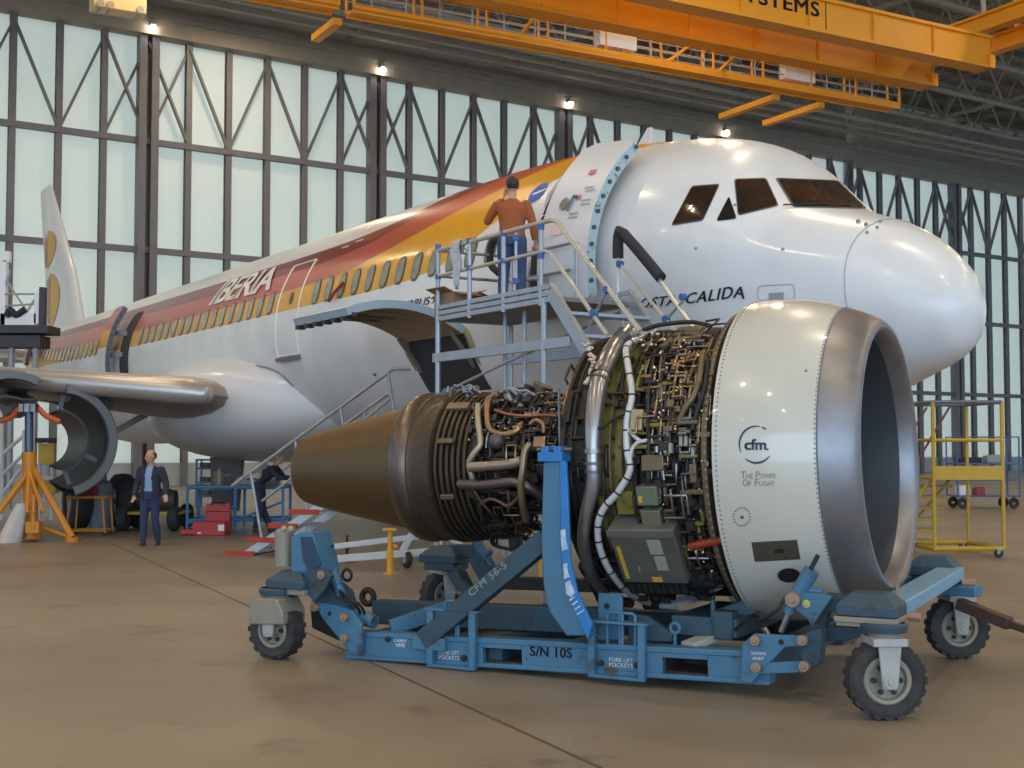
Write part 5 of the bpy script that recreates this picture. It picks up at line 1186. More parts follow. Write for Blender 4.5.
def hand(b, w, d, side, curl=.5):
    """w wrist, d direction of the forearm, side: unit vector towards the thumb"""
    w, d, side = V(w), V(d).normalized(), V(side).normalized(); nrm = d.cross(side).normalized()
    M = Matrix((side, nrm, d)).transposed(); b.ball(w + d * .05, 1, 8, (.040, .017, .055), M)
    for k, (o_, L_) in enumerate(((.030, .070), (.010, .078), (-.010, .072), (-.030, .056))):
        p = w + d * .09 + side * o_; q = p + d * L_ * .5 + nrm * L_ * .25 * curl; r = q + d * L_ * .35 + nrm * L_ * .5 * curl; b.tube([p - d * .02, p, q, r], [.010, .010, .009, .0075], 7)
    p = w + d * .03 + side * .032; b.tube([p, p + side * .025 + d * .025, p + side * .03 + d * .055 + nrm * .012], [.012, .011, .009], 7)
def head(b, c, R_):
    c = V(c); f = lambda x, y, z: c + R_ @ V((x, y, z))
    b.ball(f(0, .01, .03), 1, 12, (.076, .095, .10), R_); b.ball(f(0, -.03, -.03), 1, 10, (.058, .065, .075), R_); b.ball(f(0, -.055, -.075), 1, 8, (.035, .03, .028), R_)
    b.tube([f(0, -.085, .03), f(0, -.112, -.012), f(0, -.09, -.022)], [.010, .017, .012], 8)
    b.tube([f(-.025, -.088, -.045), f(0, -.095, -.046), f(.025, -.088, -.045)], .009, 6)
    for s_ in (-1, 1):
        b.ball(f(s_ * .08, .01, .005), 1, 6, (.012, .022, .034), R_); b.ball(f(s_ * .04, -.065, -.01), 1, 6, (.025, .022, .022), R_)
    b.tube([f(-.045, -.085, .035), f(0, -.093, .036), f(.045, -.085, .035)], .010, 6)
def person(label, loc, rz, J, top_m, leg_m, hair_mat, H=1.0, top_name='sweater', hair='full', open_front=None, cap=None, thumb=((1, 0, 0), (-1, 0, 0)), curl=.6, head_rot=(0, 0, 0)):
    """front of the figure is -y of its own frame"""
    P = thing('person', label, 'person', loc, rz); P.scale = (H, H, H)
    j = {k: V(v) for k, v in J.items()}; HR = Matrix.Rotation(R(head_rot[2]), 3, 'Z') @ Matrix.Rotation(R(head_rot[0]), 3, 'X') @ Matrix.Rotation(R(head_rot[1]), 3, 'Y')
    def torso(b, e, lo=0):
        pe, ch, nk = j['pelvis'], j['chest'], j['neck']
        mid = (pe + ch) / 2
        loft(b, [(pe - V((0, 0, .09 - lo)), .13 + e, .10 + e), (pe, .165 + e, .12 + e), (pe + V((0, 0, .08)), .155 + e, .115 + e), (mid, .15 + e, .115 + e), (ch - V((0, 0, .06)), .165 + e, .12 + e), (ch + V((0, 0, .06)), .18 + e, .115 + e), ((ch * .35 + nk * .65), .13 + e, .085 + e), (nk, .065 + e * .6, .06 + e * .6)])
        for s_ in 'lr': b.ball(j['sh' + s_] - V((0, 0, .015)), .055 + e * .7, 8)
    def arms(b, e, wr=True):
        for s_ in 'lr':
            b.tube([j['sh' + s_], j['sh' + s_].lerp(j['el' + s_], .5), j['el' + s_]], [.052 + e, .050 + e, .041 + e], 12); b.ball(j['el' + s_], .041 + e, 6)
            b.tube([j['el' + s_], j['el' + s_].lerp(j['wr' + s_], .35), j['wr' + s_]], [.041 + e, .040 + e, .026 + e * (1.1 if wr else 0)], 12)
    def legs(b, e):
        for s_ in 'lr':
            b.tube([j['hp' + s_], j['hp' + s_].lerp(j['kn' + s_], .5), j['kn' + s_]], [.088 + e, .075 + e, .055 + e], 14); b.ball(j['kn' + s_], .055 + e, 8)
            b.tube([j['kn' + s_], j['kn' + s_].lerp(j['an' + s_], .35), j['an' + s_]], [.054 + e, .054 + e, .036 + e * 1.4], 14)
    b = MB(); torso(b, -.008); arms(b, -.004); legs(b, -.006); b.tube([j['neck'] - V((0, 0, .05)), j['neck'], j['head'] - HR @ V((0, -.0, .05))], [.06, .054, .052], 12); head(b, j['head'], HR)
    for i, s_ in enumerate('lr'): hand(b, j['wr' + s_], j['wr' + s_] - j['el' + s_], thumb[i], curl)
    for s_ in 'lr': b.tube([j['an' + s_], j['an' + s_] + V((0, 0, -.05)), j['an' + s_] + J['foot' + s_] * .6 + V((0, 0, -.065))], [.036, .04, .03], 8)
    remesh(b, 'body', skin_m, P, .0085, smooth=2)
    b = MB(); torso(b, .012); arms(b, .013)
    if open_front:
        sb = MB(); torso(sb, .004); remesh(sb, 'shirt', open_front, P, .014, label='pale blue shirt')
        b = MB(); torso(b, .028); arms(b, .020)
        pe = j['pelvis']; loft(b, [(pe - V((0, 0, .12)), .19, .14), (pe + V((0, 0, .1)), .19, .14)])
        def cut(c): 
            w_ = .07 + .03 * max(0, (1.2 - c.z)) * 2; return (c.y < -.03 and abs(c.x - j['pelvis'].x) < w_ and c.z > .5 and c.z < j['neck'].z + .1 and abs(c.x) < .12) or c.z > j['neck'].z + .03
        jk = remesh(b, top_name, top_m, P, .014, cut); md = jk.modifiers.new('t', 'SOLIDIFY'); md.thickness = .01
    else:
        remesh(b, top_name, top_m, P, .013, lambda c: c.z > j['neck'].z + .025 or c.z < j['pelvis'].z - .02)
    b = MB(); loft(b, [(j['pelvis'] - V((0, 0, .1)), .15, .12), (j['pelvis'], .178, .132), (j['pelvis'] + V((0, 0, .06)), .168, .127)]); legs(b, .016)
    for s_ in 'lr': b.ball(j['hp' + s_], .10, 8)
    remesh(b, 'trousers', leg_m, P, .014)
    for s_ in 'lr':
        a_ = j['an' + s_]; f_ = V(J['foot' + s_]); b = MB(); b.tube([a_ + V((0, 0, -.0)), a_ + V((0, 0, -.045))], [.045, .05], 10); b.tube([a_ + V((0, 0, -.055)) - f_ * .3, a_ + V((0, 0, -.055)) + f_ * .3, a_ + V((0, 0, -.062)) + f_ * .9], [.038, .045, .034], 10); remesh(b, 'shoe', shoe_m, P, .011)
    c = j['head']; b = MB()
    if hair == 'full': b.ball(c + HR @ V((0, .022, .045)), 1, 10, (.086, .10, .10), HR); hz = -.005
    else: b.ball(c + HR @ V((0, .03, .02)), 1, 10, (.084, .092, .095), HR); hz = -.02
    def hcut(q):
        l = HR.transposed() @ (q - c); return l.z < (-.04 if l.y > .02 else .045 - l.y * .6) or (hair != 'full' and l.z > .085 and l.y < .02)
    remesh(b, 'hair' if not cap else 'cap', hair_mat if not cap else cap, P, .008, hcut)
    b = MB()
    for s_ in (-1, 1): b.ball(c + HR @ V((s_ * .032, -.082, .012)), .010, 6)
    b.build('eyes', black_m, P)
    return P
FD = V((0, -.16, 0))
# the walking man in an open dark jacket
g = ground(150, 545.5)
person('middle-aged person in an open navy jacket, pale blue shirt and jeans walking', (g.x, g.y, 0), R(-8), dict(
    pelvis=(0, 0, .93), chest=(0, .0, 1.24), neck=(0, .01, 1.44), head=(0, -.02, 1.60), shl=(-.19, .0, 1.38), shr=(.19, .01, 1.38), ell=(-.27, .03, 1.12), elr=(.28, .02, 1.13), wrl=(-.27, -.10, .90), wrr=(.34, -.12, .93),
    hpl=(-.09, 0, .90), hpr=(.09, 0, .90), knl=(-.10, -.06, .49), knr=(.10, -.02, .49), anl=(-.10, -.07, .085), anr=(.11, .10, .085), footl=FD, footr=V((.02, -.15, 0))), navy, mat('dark jeans', (.028, .042, .10), .85), balding, .965, 'jacket', 'bald', shirt_b, thumb=((1, -.3, 0), (-1, -.3, 0)), head_rot=(8, 0, -38))
# ------------------------------------------------------------------ access platforms and ground equipment
alu = mat('scaffold aluminium', (.42, .44, .47), .38, .6, (.32, .33, .35), 5, .6); alu_d = mat('deck grey', (.20, .20, .20), .6, .2); collar = mat('collar blue', (.04, .12, .38), .45); foam = mat('black foam', (.025, .025, .03), .8); cream_rail = mat('rail pale', (.60, .58, .52), .35, .5)
def ply(u, v, y):
    """airliner-frame point on the plane y = const seen through the pixel"""
    o = PLI @ V((0, 0, CAM_H)); d = (PLI.to_3x3() @ ray(u, v)); return o + d * ((y - o.y) / d.y)
PO = PM @ V((4.2, 2.75, -PZC)); plat = thing('access_platform', 'aluminium scaffold platform with stairs and guard rails at the forward cabin door', 'work platform', PO, plane.rotation_euler.z)
def pq(u, v, y): p = ply(u, v, y); return V((p.x - 4.2, p.y - 2.75, p.z + PZC))
yn, yf = 3.3, 2.25
a_, c_ = pq(438, 311, yn), pq(549, 296, yn); X0_, X1_ = c_.x, a_.x      # x grows aft = to the left in the photo
ZD = 3.33
b = MB(); b.box(((X0_ + X1_) / 2, (yn + yf) / 2 - 2.75, ZD - .03), (X1_ - X0_, yn - yf, .05)); b.build('deck', alu_d, plat, bevel=.004)
for y in (yn - 2.75, yf - 2.75):
    b = MB()
    for z in (ZD - .05, ZD + .02, ZD + .09): b.box(((X0_ + X1_) / 2, y, z), (X1_ - X0_ + .04, .035, .055))
    b.build('toe_board', alu, plat, bevel=.004)
b = MB(); b.box((X1_, (yn + yf) / 2 - 2.75, ZD), (.035, yn - yf, .16)); b.build('toe_board', alu, plat)
def rod(name, pts, r, m=alu, par=plat, k=0, n=10, label=None):
    b = MB(); b.tube(pts, r, n, smooth=k); return b.build(name, m, par, label)
zt = 4.14
for u in (438, 469.5, 503.5, 541): p = pq(u, 300, yn); rod('post', [(p.x, yn - 2.75, ZD - .1), (p.x, yn - 2.75, zt - .01)], .028)
p = pq(516, 300, yn); rod('post', [(p.x, yn - 2.75, ZD + .25), (p.x, yn - 2.75, zt - .05)], .018)
for u in (438, 500): p = pq(u, 300, yn); rod('post', [(p.x, yf - 2.75, ZD - .1), (p.x, yf - 2.75, zt - .02)], .026)
e0 = pq(557, 222.5, yn); e1 = pq(640, 331, yn); l0 = pq(438, 247, yn)
zr = (l0.z + e0.z) / 2
rod('handrail', [(l0.x + .05, yn - 2.75, zr), (e0.x + .12, yn - 2.75, zr), (e0.x, yn - 2.75, zr - .03), e1], .026, cream_rail, k=0, label='pale top rail running down the stairs')
m0, m1 = pq(438, 276, yn), pq(550, 254, yn); m2 = pq(607, 335, yn)
rod('mid_rail', [(m0.x + .04, yn - 2.75, m0.z), (m1.x + .1, yn - 2.75, m0.z), (m1.x, yn - 2.75, m0.z - .03), m2], .022, cream_rail)
for z in (zr, m0.z): rod('end_rail', [(X1_, yn - 2.75, z), (X1_, yf - 2.75, z)], .02); rod('rear_rail', [(X1_, yf - 2.75, z), (pq(495, 270, yn).x, yf - 2.75, z)], .02, mat('rail blue grey', (.3, .38, .5), .4, .5))
b = MB()
for (u, v) in ((438, 247), (469.5, 241), (503.5, 234), (516, 238), (541, 227), (438, 277), (469.5, 268), (503.5, 261), (541, 256), (516, 281)): p = pq(u, v, yn); b.cyl(p - V((0, 0, .03)), p + V((0, 0, .03)), .037, 10)
for (u, v) in ((607, 290), (594, 313)): p = pq(u, v, yn); b.cyl(p - V((0, .03, 0)), p + V((0, .03, 0)), .04, 10)
b.build('rail_collars', collar, plat, kind='stuff')
# stairs towards the nose
s0n, s1n = pq(551, 292, yn), pq(600, 372, yn); dn = (s1n - s0n).normalized(); tN = -(s0n.z - .05) / dn.z; s1n = s0n + dn * tN
off = V((0, yf - yn, 0)); s0f = s0n + off; s1f = s1n + off
for a, c in ((s0n, s1n), (s0f, s1f)):
    b = MB(); b.beam(a, c, .04, .16); b.beam(a + V((0, .0, .09)), c + V((0, 0, .09)), .07, .02); b.build('stringer', alu, plat, bevel=.004)
nt_ = 13
for k in range(1, nt_):
    p = s0n.lerp(s1n, k / nt_); b = MB(); b.box(p + off / 2, (.24, yn - yf, .035)); b.build('tread', mat('tread blue grey', (.38, .45, .56), .4, .5), plat, bevel=.004)
rod('handrail', [pq(618, 300, yf), pq(618, 232, yf), pq(626, 233, yf), pq(692, 326, yf), pq(740, 393, yf)], .024, cream_rail)
rod('foam_padding', [pq(618, 258, yf), pq(618.5, 236, yf), pq(624, 234, yf), pq(661, 278, yf)], .062, foam, k=2, label='thick black foam over the rail', n=14)
rod('mid_rail', [pq(620, 264, yf), pq(666, 320, yf), pq(700, 362, yf)], .02, cream_rail)
rod('stair_brace', [pq(607, 290, yn), pq(588, 330, yn)], .015); rod('stair_brace', [pq(684, 300, yf), pq(664, 322, yf)], .015)
b = MB()
for (u, v) in ((620, 264), (683, 297), (666, 319)): p = pq(u, v, yf); b.cyl(p - V((0, .03, 0)), p + V((0, .03, 0)), .038, 10)
b.build('rail_collars', collar, plat, kind='stuff')
# tower legs and bracing
for x in (X1_, X0_ + .1):
    for y in (yn - 2.75, yf - 2.75): rod('leg', [(x, y, .08), (x, y, ZD - .02)], .032); b = MB(); b.cyl((x, y, 0), (x, y, .03), .09, 14).cyl((x, y, .03), (x, y, .12), .02, 8); b.build('foot', alu_d, plat)
for u in (483, 502): p = pq(u, 330, yn); rod('leg', [(p.x, yn - 2.75 - .3, 1.2), (p.x, yn - 2.75 - .3, ZD - .05)], .026)
zz = pq(443, 357, yn).z
for y in (yn - 2.75, yf - 2.75):
    b = MB(); b.box(((X0_ + X1_) / 2 - .15, y, zz), (X1_ - X0_ + .5, .05, .11)); b.build('cross_beam', alu, plat, bevel=.005)
    for z in (1.2, 2.35): rod('cross_bar', [(X0_ + .1, y, z), (X1_, y, z)], .02)
rod('diagonal', [(X1_, yn - 2.75, 2.35), (X0_ + .1, yn - 2.75, zz)], .016); rod('diagonal', [(X1_, yf - 2.75, zz), (X0_ + .1, yf - 2.75, ZD - .1)], .016); rod('diagonal', [(X1_, yn - 2.75, .2), (X0_ + .1, yn - 2.75, 1.2)], .016)
rod('padded_hoop', [pq(500, 239, yf + .3), pq(493, 241, yf + .3), pq(490, 252, yf + .3), pq(491, 265, yf + .3), pq(499, 273, yf + .3)], .045, foam, k=4, label='black foam hoop', n=12); rod('hoop_rail', [pq(499, 273, yf + .3), pq(512, 282, yf + .3), pq(541, 278, yf + .3)], .02, cream_rail)
# things left on the platform
def world(q): return plat.matrix_basis @ V(q)
def on_deck(u, y): p = pq(u, 300, y); return Matrix.LocRotScale(V(plat.location), plat.rotation_euler, None) @ V((p.x, y - 2.75, ZD - .005))
card = mat('cardboard', (.33, .20, .11), .8, 0, (.28, .16, .09), 4, .6)
for u, y, sx, sy, h, lb in ((456, 3.05, .40, .36, .28, 'open cardboard box at the aft end of the access platform deck'), (491, 2.56, .40, .32, .24, 'low cardboard box on the platform deck beside the person in orange')):
    t = thing('cardboard_box', lb, 'box', on_deck(u, y), plane.rotation_euler.z + .1); b = MB()
    b.box((0, 0, .01), (sx, sy, .02))
    for s_ in (-1, 1): b.box((s_ * sx / 2, 0, h / 2), (.012, sy, h)).box((0, s_ * sy / 2, h / 2), (sx, .012, h))
    b.build('carton', card, t); b = MB()
    for s_ in (-1, 1): b.beam((0, s_ * sy / 2, h), (0, s_ * (sy / 2 + .14), h + .05), sx, .008); b.beam((s_ * sx / 2, 0, h), (s_ * (sx / 2 + .12), 0, h - .04), sy * .9, .008)
    b.build('flap', card, t)
cl = mat('rag white', (.55, .56, .58), .8, 0, (.42, .44, .46), 12, .5)
p = pq(459.5, 243, yn); t = thing('rag', 'white rag hanging over the top rail of the access platform', 'cloth', Matrix.LocRotScale(V(plat.location), plat.rotation_euler, None) @ V((p.x, yn - 2.75, zr)), plane.rotation_euler.z)
rows = []
rnd = random.Random(4)
for i in range(13):
    f = i / 12; w_ = .10 + .05 * math.sin(f * 4) - .04 * f; rows.append([V((w_ * (j / 6 - .5) * 2 * .8 + .02 * math.sin(f * 9), .035 + .025 * math.sin(j * 2.1 + f * 5), .03 - f * .55 + .02 * math.cos(j))) for j in range(7)])
rows = [[V((v.x, -.03, v.z - .12)) for v in rows[0]]] + [[V((v.x, 0, .045)) for v in rows[0]]] + rows
b = MB(); b.grid(rows); o = b.build('cloth', cl, t, ang=80); md = o.modifiers.new('t', 'SOLIDIFY'); md.thickness = .008
# the person on the platform, seen from behind, hand to the ear
pp = on_deck(512, 2.85)
person('person in a rust orange sweater and jeans on the access platform holding a phone', pp, math.atan2(pp.x, -pp.y) - R(8), dict(
    pelvis=(0, 0, .92), chest=(0, -.01, 1.23), neck=(0, 0, 1.42), head=(0, -.03, 1.57), shl=(-.18, 0, 1.36), shr=(.18, 0, 1.36), ell=(-.27, .01, 1.09), elr=(.33, -.10, 1.16), wrl=(-.29, -.10, .86), wrr=(.145, -.17, 1.47),
    hpl=(-.09, 0, .89), hpr=(.09, 0, .89), knl=(-.11, -.04, .48), knr=(.11, -.03, .48), anl=(-.12, .03, .085), anr=(.12, .03, .085), footl=FD, footr=FD), rust, denim, hair_k, .93, 'sweater', 'full', None, thumb=((1, -.3, 0), (0, .4, 1)), head_rot=(6, 0, 18))
# ---- second stair up to the cargo bay
CS = ground(262, 556); RZC = math.atan2(-.30, .95); cst = thing('cargo_stair', 'aluminium stair with red-edged treads leading up to the open cargo bay', 'stairs', CS, RZC)
CSI = W2L(cst)
def cs(u, v, y): o = CSI @ V((0, 0, CAM_H)); d = CSI.to_3x3() @ ray(u, v); return o + d * ((y - o.y) / d.y)
redt = mat('tread red', (.42, .045, .02), .5)
st0, st1 = cs(238, 557, 0), cs(395, 455, 0); dS = (st1 - st0).normalized()
st0 = st0 + dS * 0; L_end = (1.95 - st0.z) / dS.z; st1 = st0 + dS * L_end
for y in (0, .95):
    b = MB(); b.beam(st0 + V((0, y, -.05)), st1 + V((0, y, -.05)), .04, .13); b.build('stringer', mat('stringer pale', (.55, .57, .60), .35, .5), cst, bevel=.004)
n_ = int((st1.z - .15) / .225)
for k in range(n_):
    p = st0 + dS * ((.06 + .225 * k) / dS.z); b = MB(); b.box(p + V((0, .47, 0)), (.26, 1.0, .03)); tr = b.build('tread', alu, cst, bevel=.003); b = MB(); b.box(p + V((-.04, -.045, 0)), (.50, .04, .08)); b.box(p + V((-.13, .47, .0)), (.03, 1.0, .05)); b.build('tread_edge', redt, tr, 'red painted nosing', bevel=.004)
rA, rB, rC = cs(232, 486, 0), cs(393, 369, 0), cs(420, 369, 0)
rod('handrail', [rA, rB, (rB.x + .5, 0, rB.z)], .028, alu, cst); r2 = V((0, 0, -.42)); rod('mid_rail', [cs(262, 501, 0), cs(300, 472, 0), rB + r2], .022, alu, cst)
for f in (.12, .40, .68, .97): q = rA.lerp(rB, f); x_ = q.x; p = st0 + dS * ((x_ - st0.x) / dS.x); rod('stanchion', [q, V((q.x + .22, 0, p.z + .1))], .024, alu, cst)
rod('handrail', [rA + V((.4, .95, .25)), rB + V((.1, .95, .05)), rB + V((.6, .95, .05))], .026, alu, cst)
for f in (.2, .6, .95): q = rA.lerp(rB, f) + V((.2, .95, .1)); x_ = q.x; p = st0 + dS * ((x_ - st0.x) / dS.x); rod('stanchion', [q, V((q.x + .1, .95, p.z))], .022, alu, cst)
b = MB(); b.box((st1.x + .45, .47, st1.z), (.95, 1.0, .06)); b.build('landing', alu_d, cst)
for x in (st1.x + .08, st1.x + .85):
    for y in (0, .95): rod('leg', [(x, y, .02), (x, y, st1.z)], .026, alu, cst)
b = MB(); b.cyl((st0.x + .1, .1, 0), (st0.x + .1, .1, .08), .05, 12).cyl((st0.x + .1, .85, 0), (st0.x + .1, .85, .08), .05, 12); b.build('foot', alu_d, cst)
# ---- yellow step stand beyond the inlet
yel = mat('stand yellow', (.58, .37, .02), .45, 0, (.48, .30, .02), 4, .6); yel_d = mat('step yellow', (.42, .27, .03), .55)
YS = ground(935, 558); ys = thing('step_platform', 'yellow tubular step platform on small castors', 'step stand', YS, R(4)); YI = W2L(ys)
def yq(u, v, y): o = YI @ V((0, 0, CAM_H)); d = YI.to_3x3() @ ray(u, v); return o + d * ((y - o.y) / d.y)
wdt = yq(1004, 540, 0).x; dpt = 1.3; zd = yq(940, 480, 0).z; zt2 = yq(940, 402, 0).z; zp = yq(940, 466, 0).z
for x in (0, wdt):
    for y in (0, dpt): rod('post', [(x, y, .12), (x, y, zt2)], .032 if y == 0 else .028, yel, ys, n=8)
for z, r_, m_ in ((.14, .04, yel), (yq(940, 440, 0).z, .025, yel), (zt2, .03, mat('rail steel blue', (.16, .2, .26), .4, .6))):
    for a, c in (((0, 0, z), (wdt, 0, z)), ((wdt, 0, z), (wdt, dpt, z)), ((0, dpt, z), (wdt, dpt, z)), ((0, 0, z), (0, dpt, z))):
        if z > 1 and a[1] == dpt and False: continue
        rod('rail', [a, c], r_, m_, ys, n=8)
b = MB(); b.box((wdt / 2, -.01, (zp + zd) / 2), (wdt + .02, .03, zp - zd)); b.build('toe_panel', yel, ys, 'plain yellow panel', bevel=.004)
b = MB(); b.box((wdt / 2, dpt / 2, zd + .02), (wdt, dpt, .04)); b.build('deck', yel_d, ys)
for y in (.15, 1.1):
    a, c = V((0, y, zd)), V((-.75, y, .1)); rod('stringer', [a, c], .03, yel_d, ys, n=8); 
    rod('stair_rail', [V((.35, y, zt2 - .05)), V((-.35, y, zd + .05)), V((-.38, y, .3))], .02, mat('rail maroon', (.18, .06, .06), .5), ys, n=8)
for k in range(6): z = .22 + k * (zd - .25) / 5.5; f = 1 - z / zd; b = MB(); b.box((.22 - .45 * f, .75, z), (.75, .30, .04)); b.build('tread', yel_d, ys)
rod('brace', [(0, dpt, .3), (wdt * .55, .8, zd)], .02, yel_d, ys, n=8); rod('brace', [(-.2, .2, .2), (wdt * .6, .3, zt2)], .0, yel_d, ys, n=8) if False else None
for x, y in ((wdt - .1, -.02), (wdt - .1, dpt), (-.5, .2), (-.5, 1.0)):
    b = MB(); b.ring((x, y, .075), (0, 1, 0), .05, .025, 18, 8); cw = b.build('wheel', tyre, ys); b = MB(); b.box((x, y, .13), (.07, .06, .04)); b.beam((x, y - .035, .075), (x, y - .035, .14), .03, .008); b.build('castor_fork', alu, cw)
# ---- blue wire cart behind it
bl_c = mat('cart blue', (.05, .12, .33), .5)
CG = ground(958, 509); ct = thing('wire_trolley', 'blue tubular trolley with rags standing behind the yellow step platform', 'trolley', CG, R(2)); W_, D_, H_ = 1.75, .8, 2.0
for x in (0, W_):
    for y in (0, D_): rod('post', [(x, y, .3), (x, y, H_)], .025, bl_c, ct, n=8)
for z in (.35, .8, 1.25, H_):
    for a, c in (((0, 0, z), (W_, 0, z)), ((W_, 0, z), (W_, D_, z)), ((0, D_, z), (W_, D_, z)), ((0, 0, z), (0, D_, z))): rod('rail', [a, c], .018, bl_c, ct, n=6)
for z in (.36, 1.27): b = MB(); b.box((W_ / 2, D_ / 2, z), (W_, D_, .02)); b.build('shelf', bl_c, ct)
for x in (.15, W_ - .15):
    for y in (.05, D_ - .05): b = MB(); b.ring((x, y, .16), (0, 1, 0), .10, .055, 18, 8); b.cyl((x, y, .16), (x, y, .34), .02, 8); b.build('castor', tyre, ct)
CGM = Matrix.LocRotScale(V(ct.location), ct.rotation_euler, None)
rnd = random.Random(8)
for (x, z, w_, h_, m_, lb, cat_) in ((.3, .37, .3, .25, white_m, 'white carton on the lower shelf of the blue trolley', 'carton'), (.75, .37, .25, .2, redp, 'red box on the lower shelf of the blue trolley', 'box'), (1.2, 1.28, .5, .2, mat('cover grey', (.3, .3, .32), .7), 'grey folded cover on the top shelf of the blue trolley', 'cover'), (.5, 1.28, .6, .12, blk, 'black folded sheet on the top shelf of the blue trolley', 'cover')):
    b = MB(); b.box((0, 0, h_ / 2), (w_, .35, h_)); b.box((w_ * .1, 0, h_ + .01), (w_ * .8, .3, .03)); o = b.build(cat_ if cat_ != 'cover' else 'folded_cover', m_, loc=CGM @ V((x, .4, z + .001)), bevel=.015); tag(o, lb, cat_)
# ---- left side under the wing: tripod jack, trolleys, benches
orng = mat('jack orange', (.62, .24, .015), .5, 0, (.5, .19, .012), 5, .6); dkblue = mat('ram blue grey', (.10, .13, .19), .4, .5)
JG = ground(31, 541); jk = thing('tripod_jack', 'tall orange tripod jack standing under the wing', 'jack', JG, 0)
def wq(base, u, v, dy=0): return at(u, v, base.y + dy) - V(base)
b = MB(); b.cyl((0, 0, .25), wq(JG, 29, 452), .13, 16); b.cyl((0, 0, .05), (0, 0, .3), .2, 16); b.build('body', orng, jk)
top = wq(JG, 29, 410); b = MB(); b.cyl(wq(JG, 29, 455), top, .075, 16); b.build('ram', dkblue, jk)
for (u, v, dy) in ((-22, 520, -.6), (72, 530, -.2), (34, 532, 1.2)):
    q = at(u, v, JG.y + dy) - JG; q.z = .08; b = MB(); b.tube([V((0, 0, 1.35)), q], .065, 8); b.tube([V((0, 0, .3)), q], .04, 8); b.build('leg', orng, jk); b = MB(); b.cyl(q - V((0, 0, .08)), q, .12, 14); b.build('foot', orng, jk)
b = MB(); b.tube([wq(JG, 0, 421), wq(JG, 12, 417), wq(JG, 20, 408), wq(JG, 28, 406), wq(JG, 38, 408), wq(JG, 46, 416), wq(JG, 60, 422)], .055, 8); b.build('cradle', mat('cradle red', (.50, .10, .03), .5), jk, 'red-orange curved cradle arms')
b = MB(); b.box(wq(JG, 29, 408, -.1), (.3, .2, .14)); b.cyl(wq(JG, 29, 404, -.1), wq(JG, 29, 412, -.1), .13, 10); b.build('cradle_head', steel, jk)
T1 = wq(JG, 29, 470, -.25); b = MB(); b.tube([T1, wq(JG, 27, 512, -.5), wq(JG, 43, 512, -.5), T1], .03, 8); b.tube([wq(JG, 34, 495, -.4), wq(JG, 33, 528, -.5)], .03, 8); b.box(wq(JG, 34, 527, -.4), (.24, .2, .2)); b.build('lock_frame', orng, jk)
# white sack
SG = ground(21, 541); o = MB(); rows = []
for i in range(12):
    f = i / 11; rows.append([V((.25 * f + (.23 - .13 * f) * math.cos(a) * (1 + .08 * math.sin(3 * a + f * 5)), (.17 - .09 * f) * math.sin(a) * (1 + .1 * math.cos(4 * a)), .70 * f)) for a in [2 * math.pi * k / 22 for k in range(22)]])
o.grid(rows, closed_u=True); o.add(rows[0], [tuple(range(22))]); o.add(rows[-1], [tuple(range(22))]); sk = o.build('sack', mat('sack white', (.58, .55, .52), .85, 0, (.48, .45, .43), 6, .6), loc=SG + V((-.1, -.35, 0)), ang=70); tag(sk, 'white cloth sack leaning against the foot of the tripod jack', 'sack')
# orange tool trolley
TG = ground(66, 536); tt = thing('tool_trolley', 'small orange tubular trolley beside the tripod jack', 'trolley', TG, 0); W2_, D2_, H2_ = .74, .5, .74
for x in (.05, W2_ - .05):
    for y in (0, D2_): rod('post', [(x + (-.04 if x < .3 else .06), y, .06), (x, y, H2_)], .02, orng, tt, n=6)
for z in (.1, H2_):
    for a, c in (((0, 0, z), (W2_, 0, z)), ((W2_, 0, z), (W2_, D2_, z)), ((0, D2_, z), (W2_, D2_, z)), ((0, 0, z), (0, D2_, z))): rod('rail', [a, c], .022, orng, tt, n=6)
b = MB(); b.box((W2_ / 2, D2_ / 2, H2_ + .02), (W2_, D2_, .015)); b.build('tray', orng, tt)
for x in (.05, W2_ - .02):
    for y in (0, D2_): b = MB(); b.ring((x, y, .04), (0, 1, 0), .025, .015, 12, 6); b.build('castor', tyre, tt)
redbox = mat('toolbox red', (.42, .02, .015), .4)
b = MB(); b.box((0, 0, .09), (.46, .25, .18)); b.box((0, 0, .20), (.44, .2, .05)); o = b.build('toolbox', mat('toolbox dark red', (.22, .02, .02), .45), loc=TG + V((.27, .25, H2_ + .03)), bevel=.01); tag(o, 'dark red toolbox lying on top of the orange trolley', 'toolbox')
# yellow flat dolly with big wheels
YG = ground(118, 531); yd = thing('flat_dolly', 'low yellow flat dolly with black tyres behind the walking person', 'dolly', YG, 0); wl = 1.25
b = MB(); b.box((wl / 2, .5, .36), (wl, 1.0, .06)); b.build('bed', yel, yd, bevel=.008)
for x in (.1, wl - .1):
    for y in (0, 1.0): b = MB(); b.lathe([(-.09, .1), (-.1, .22), (-.05, .26), (.05, .26), (.1, .22), (.09, .1)], (x, y, .262), (1, 0, 0), 24, caps=True); b.build('wheel', tyre, yd, ang=50)
b = MB(); rnd = random.Random(6)
DM = mat('machine dark', (.06, .055, .05), .6, .4, (.14, .11, .08), 6, .8)
b.cyl((.3, .5, .22), (.95, .5, .22), .21, 20); b.cyl((.15, .5, .24), (.3, .5, .24), .14, 16)
for k in range(14): a = rnd.uniform(0, 6.28); x = rnd.uniform(.3, .9); b.box((x, .5 + .2 * math.cos(a), .22 + .2 * math.sin(abs(a) % 3.1)), (.1, .08, .08))
for v_ in b.v: v_.z = max(v_.z, .0)
o = b.build('machine_part', DM, loc=YG + V((.1, 0, .39))); tag(o, 'dark cylindrical machine part lying on the yellow dolly', 'machine part')
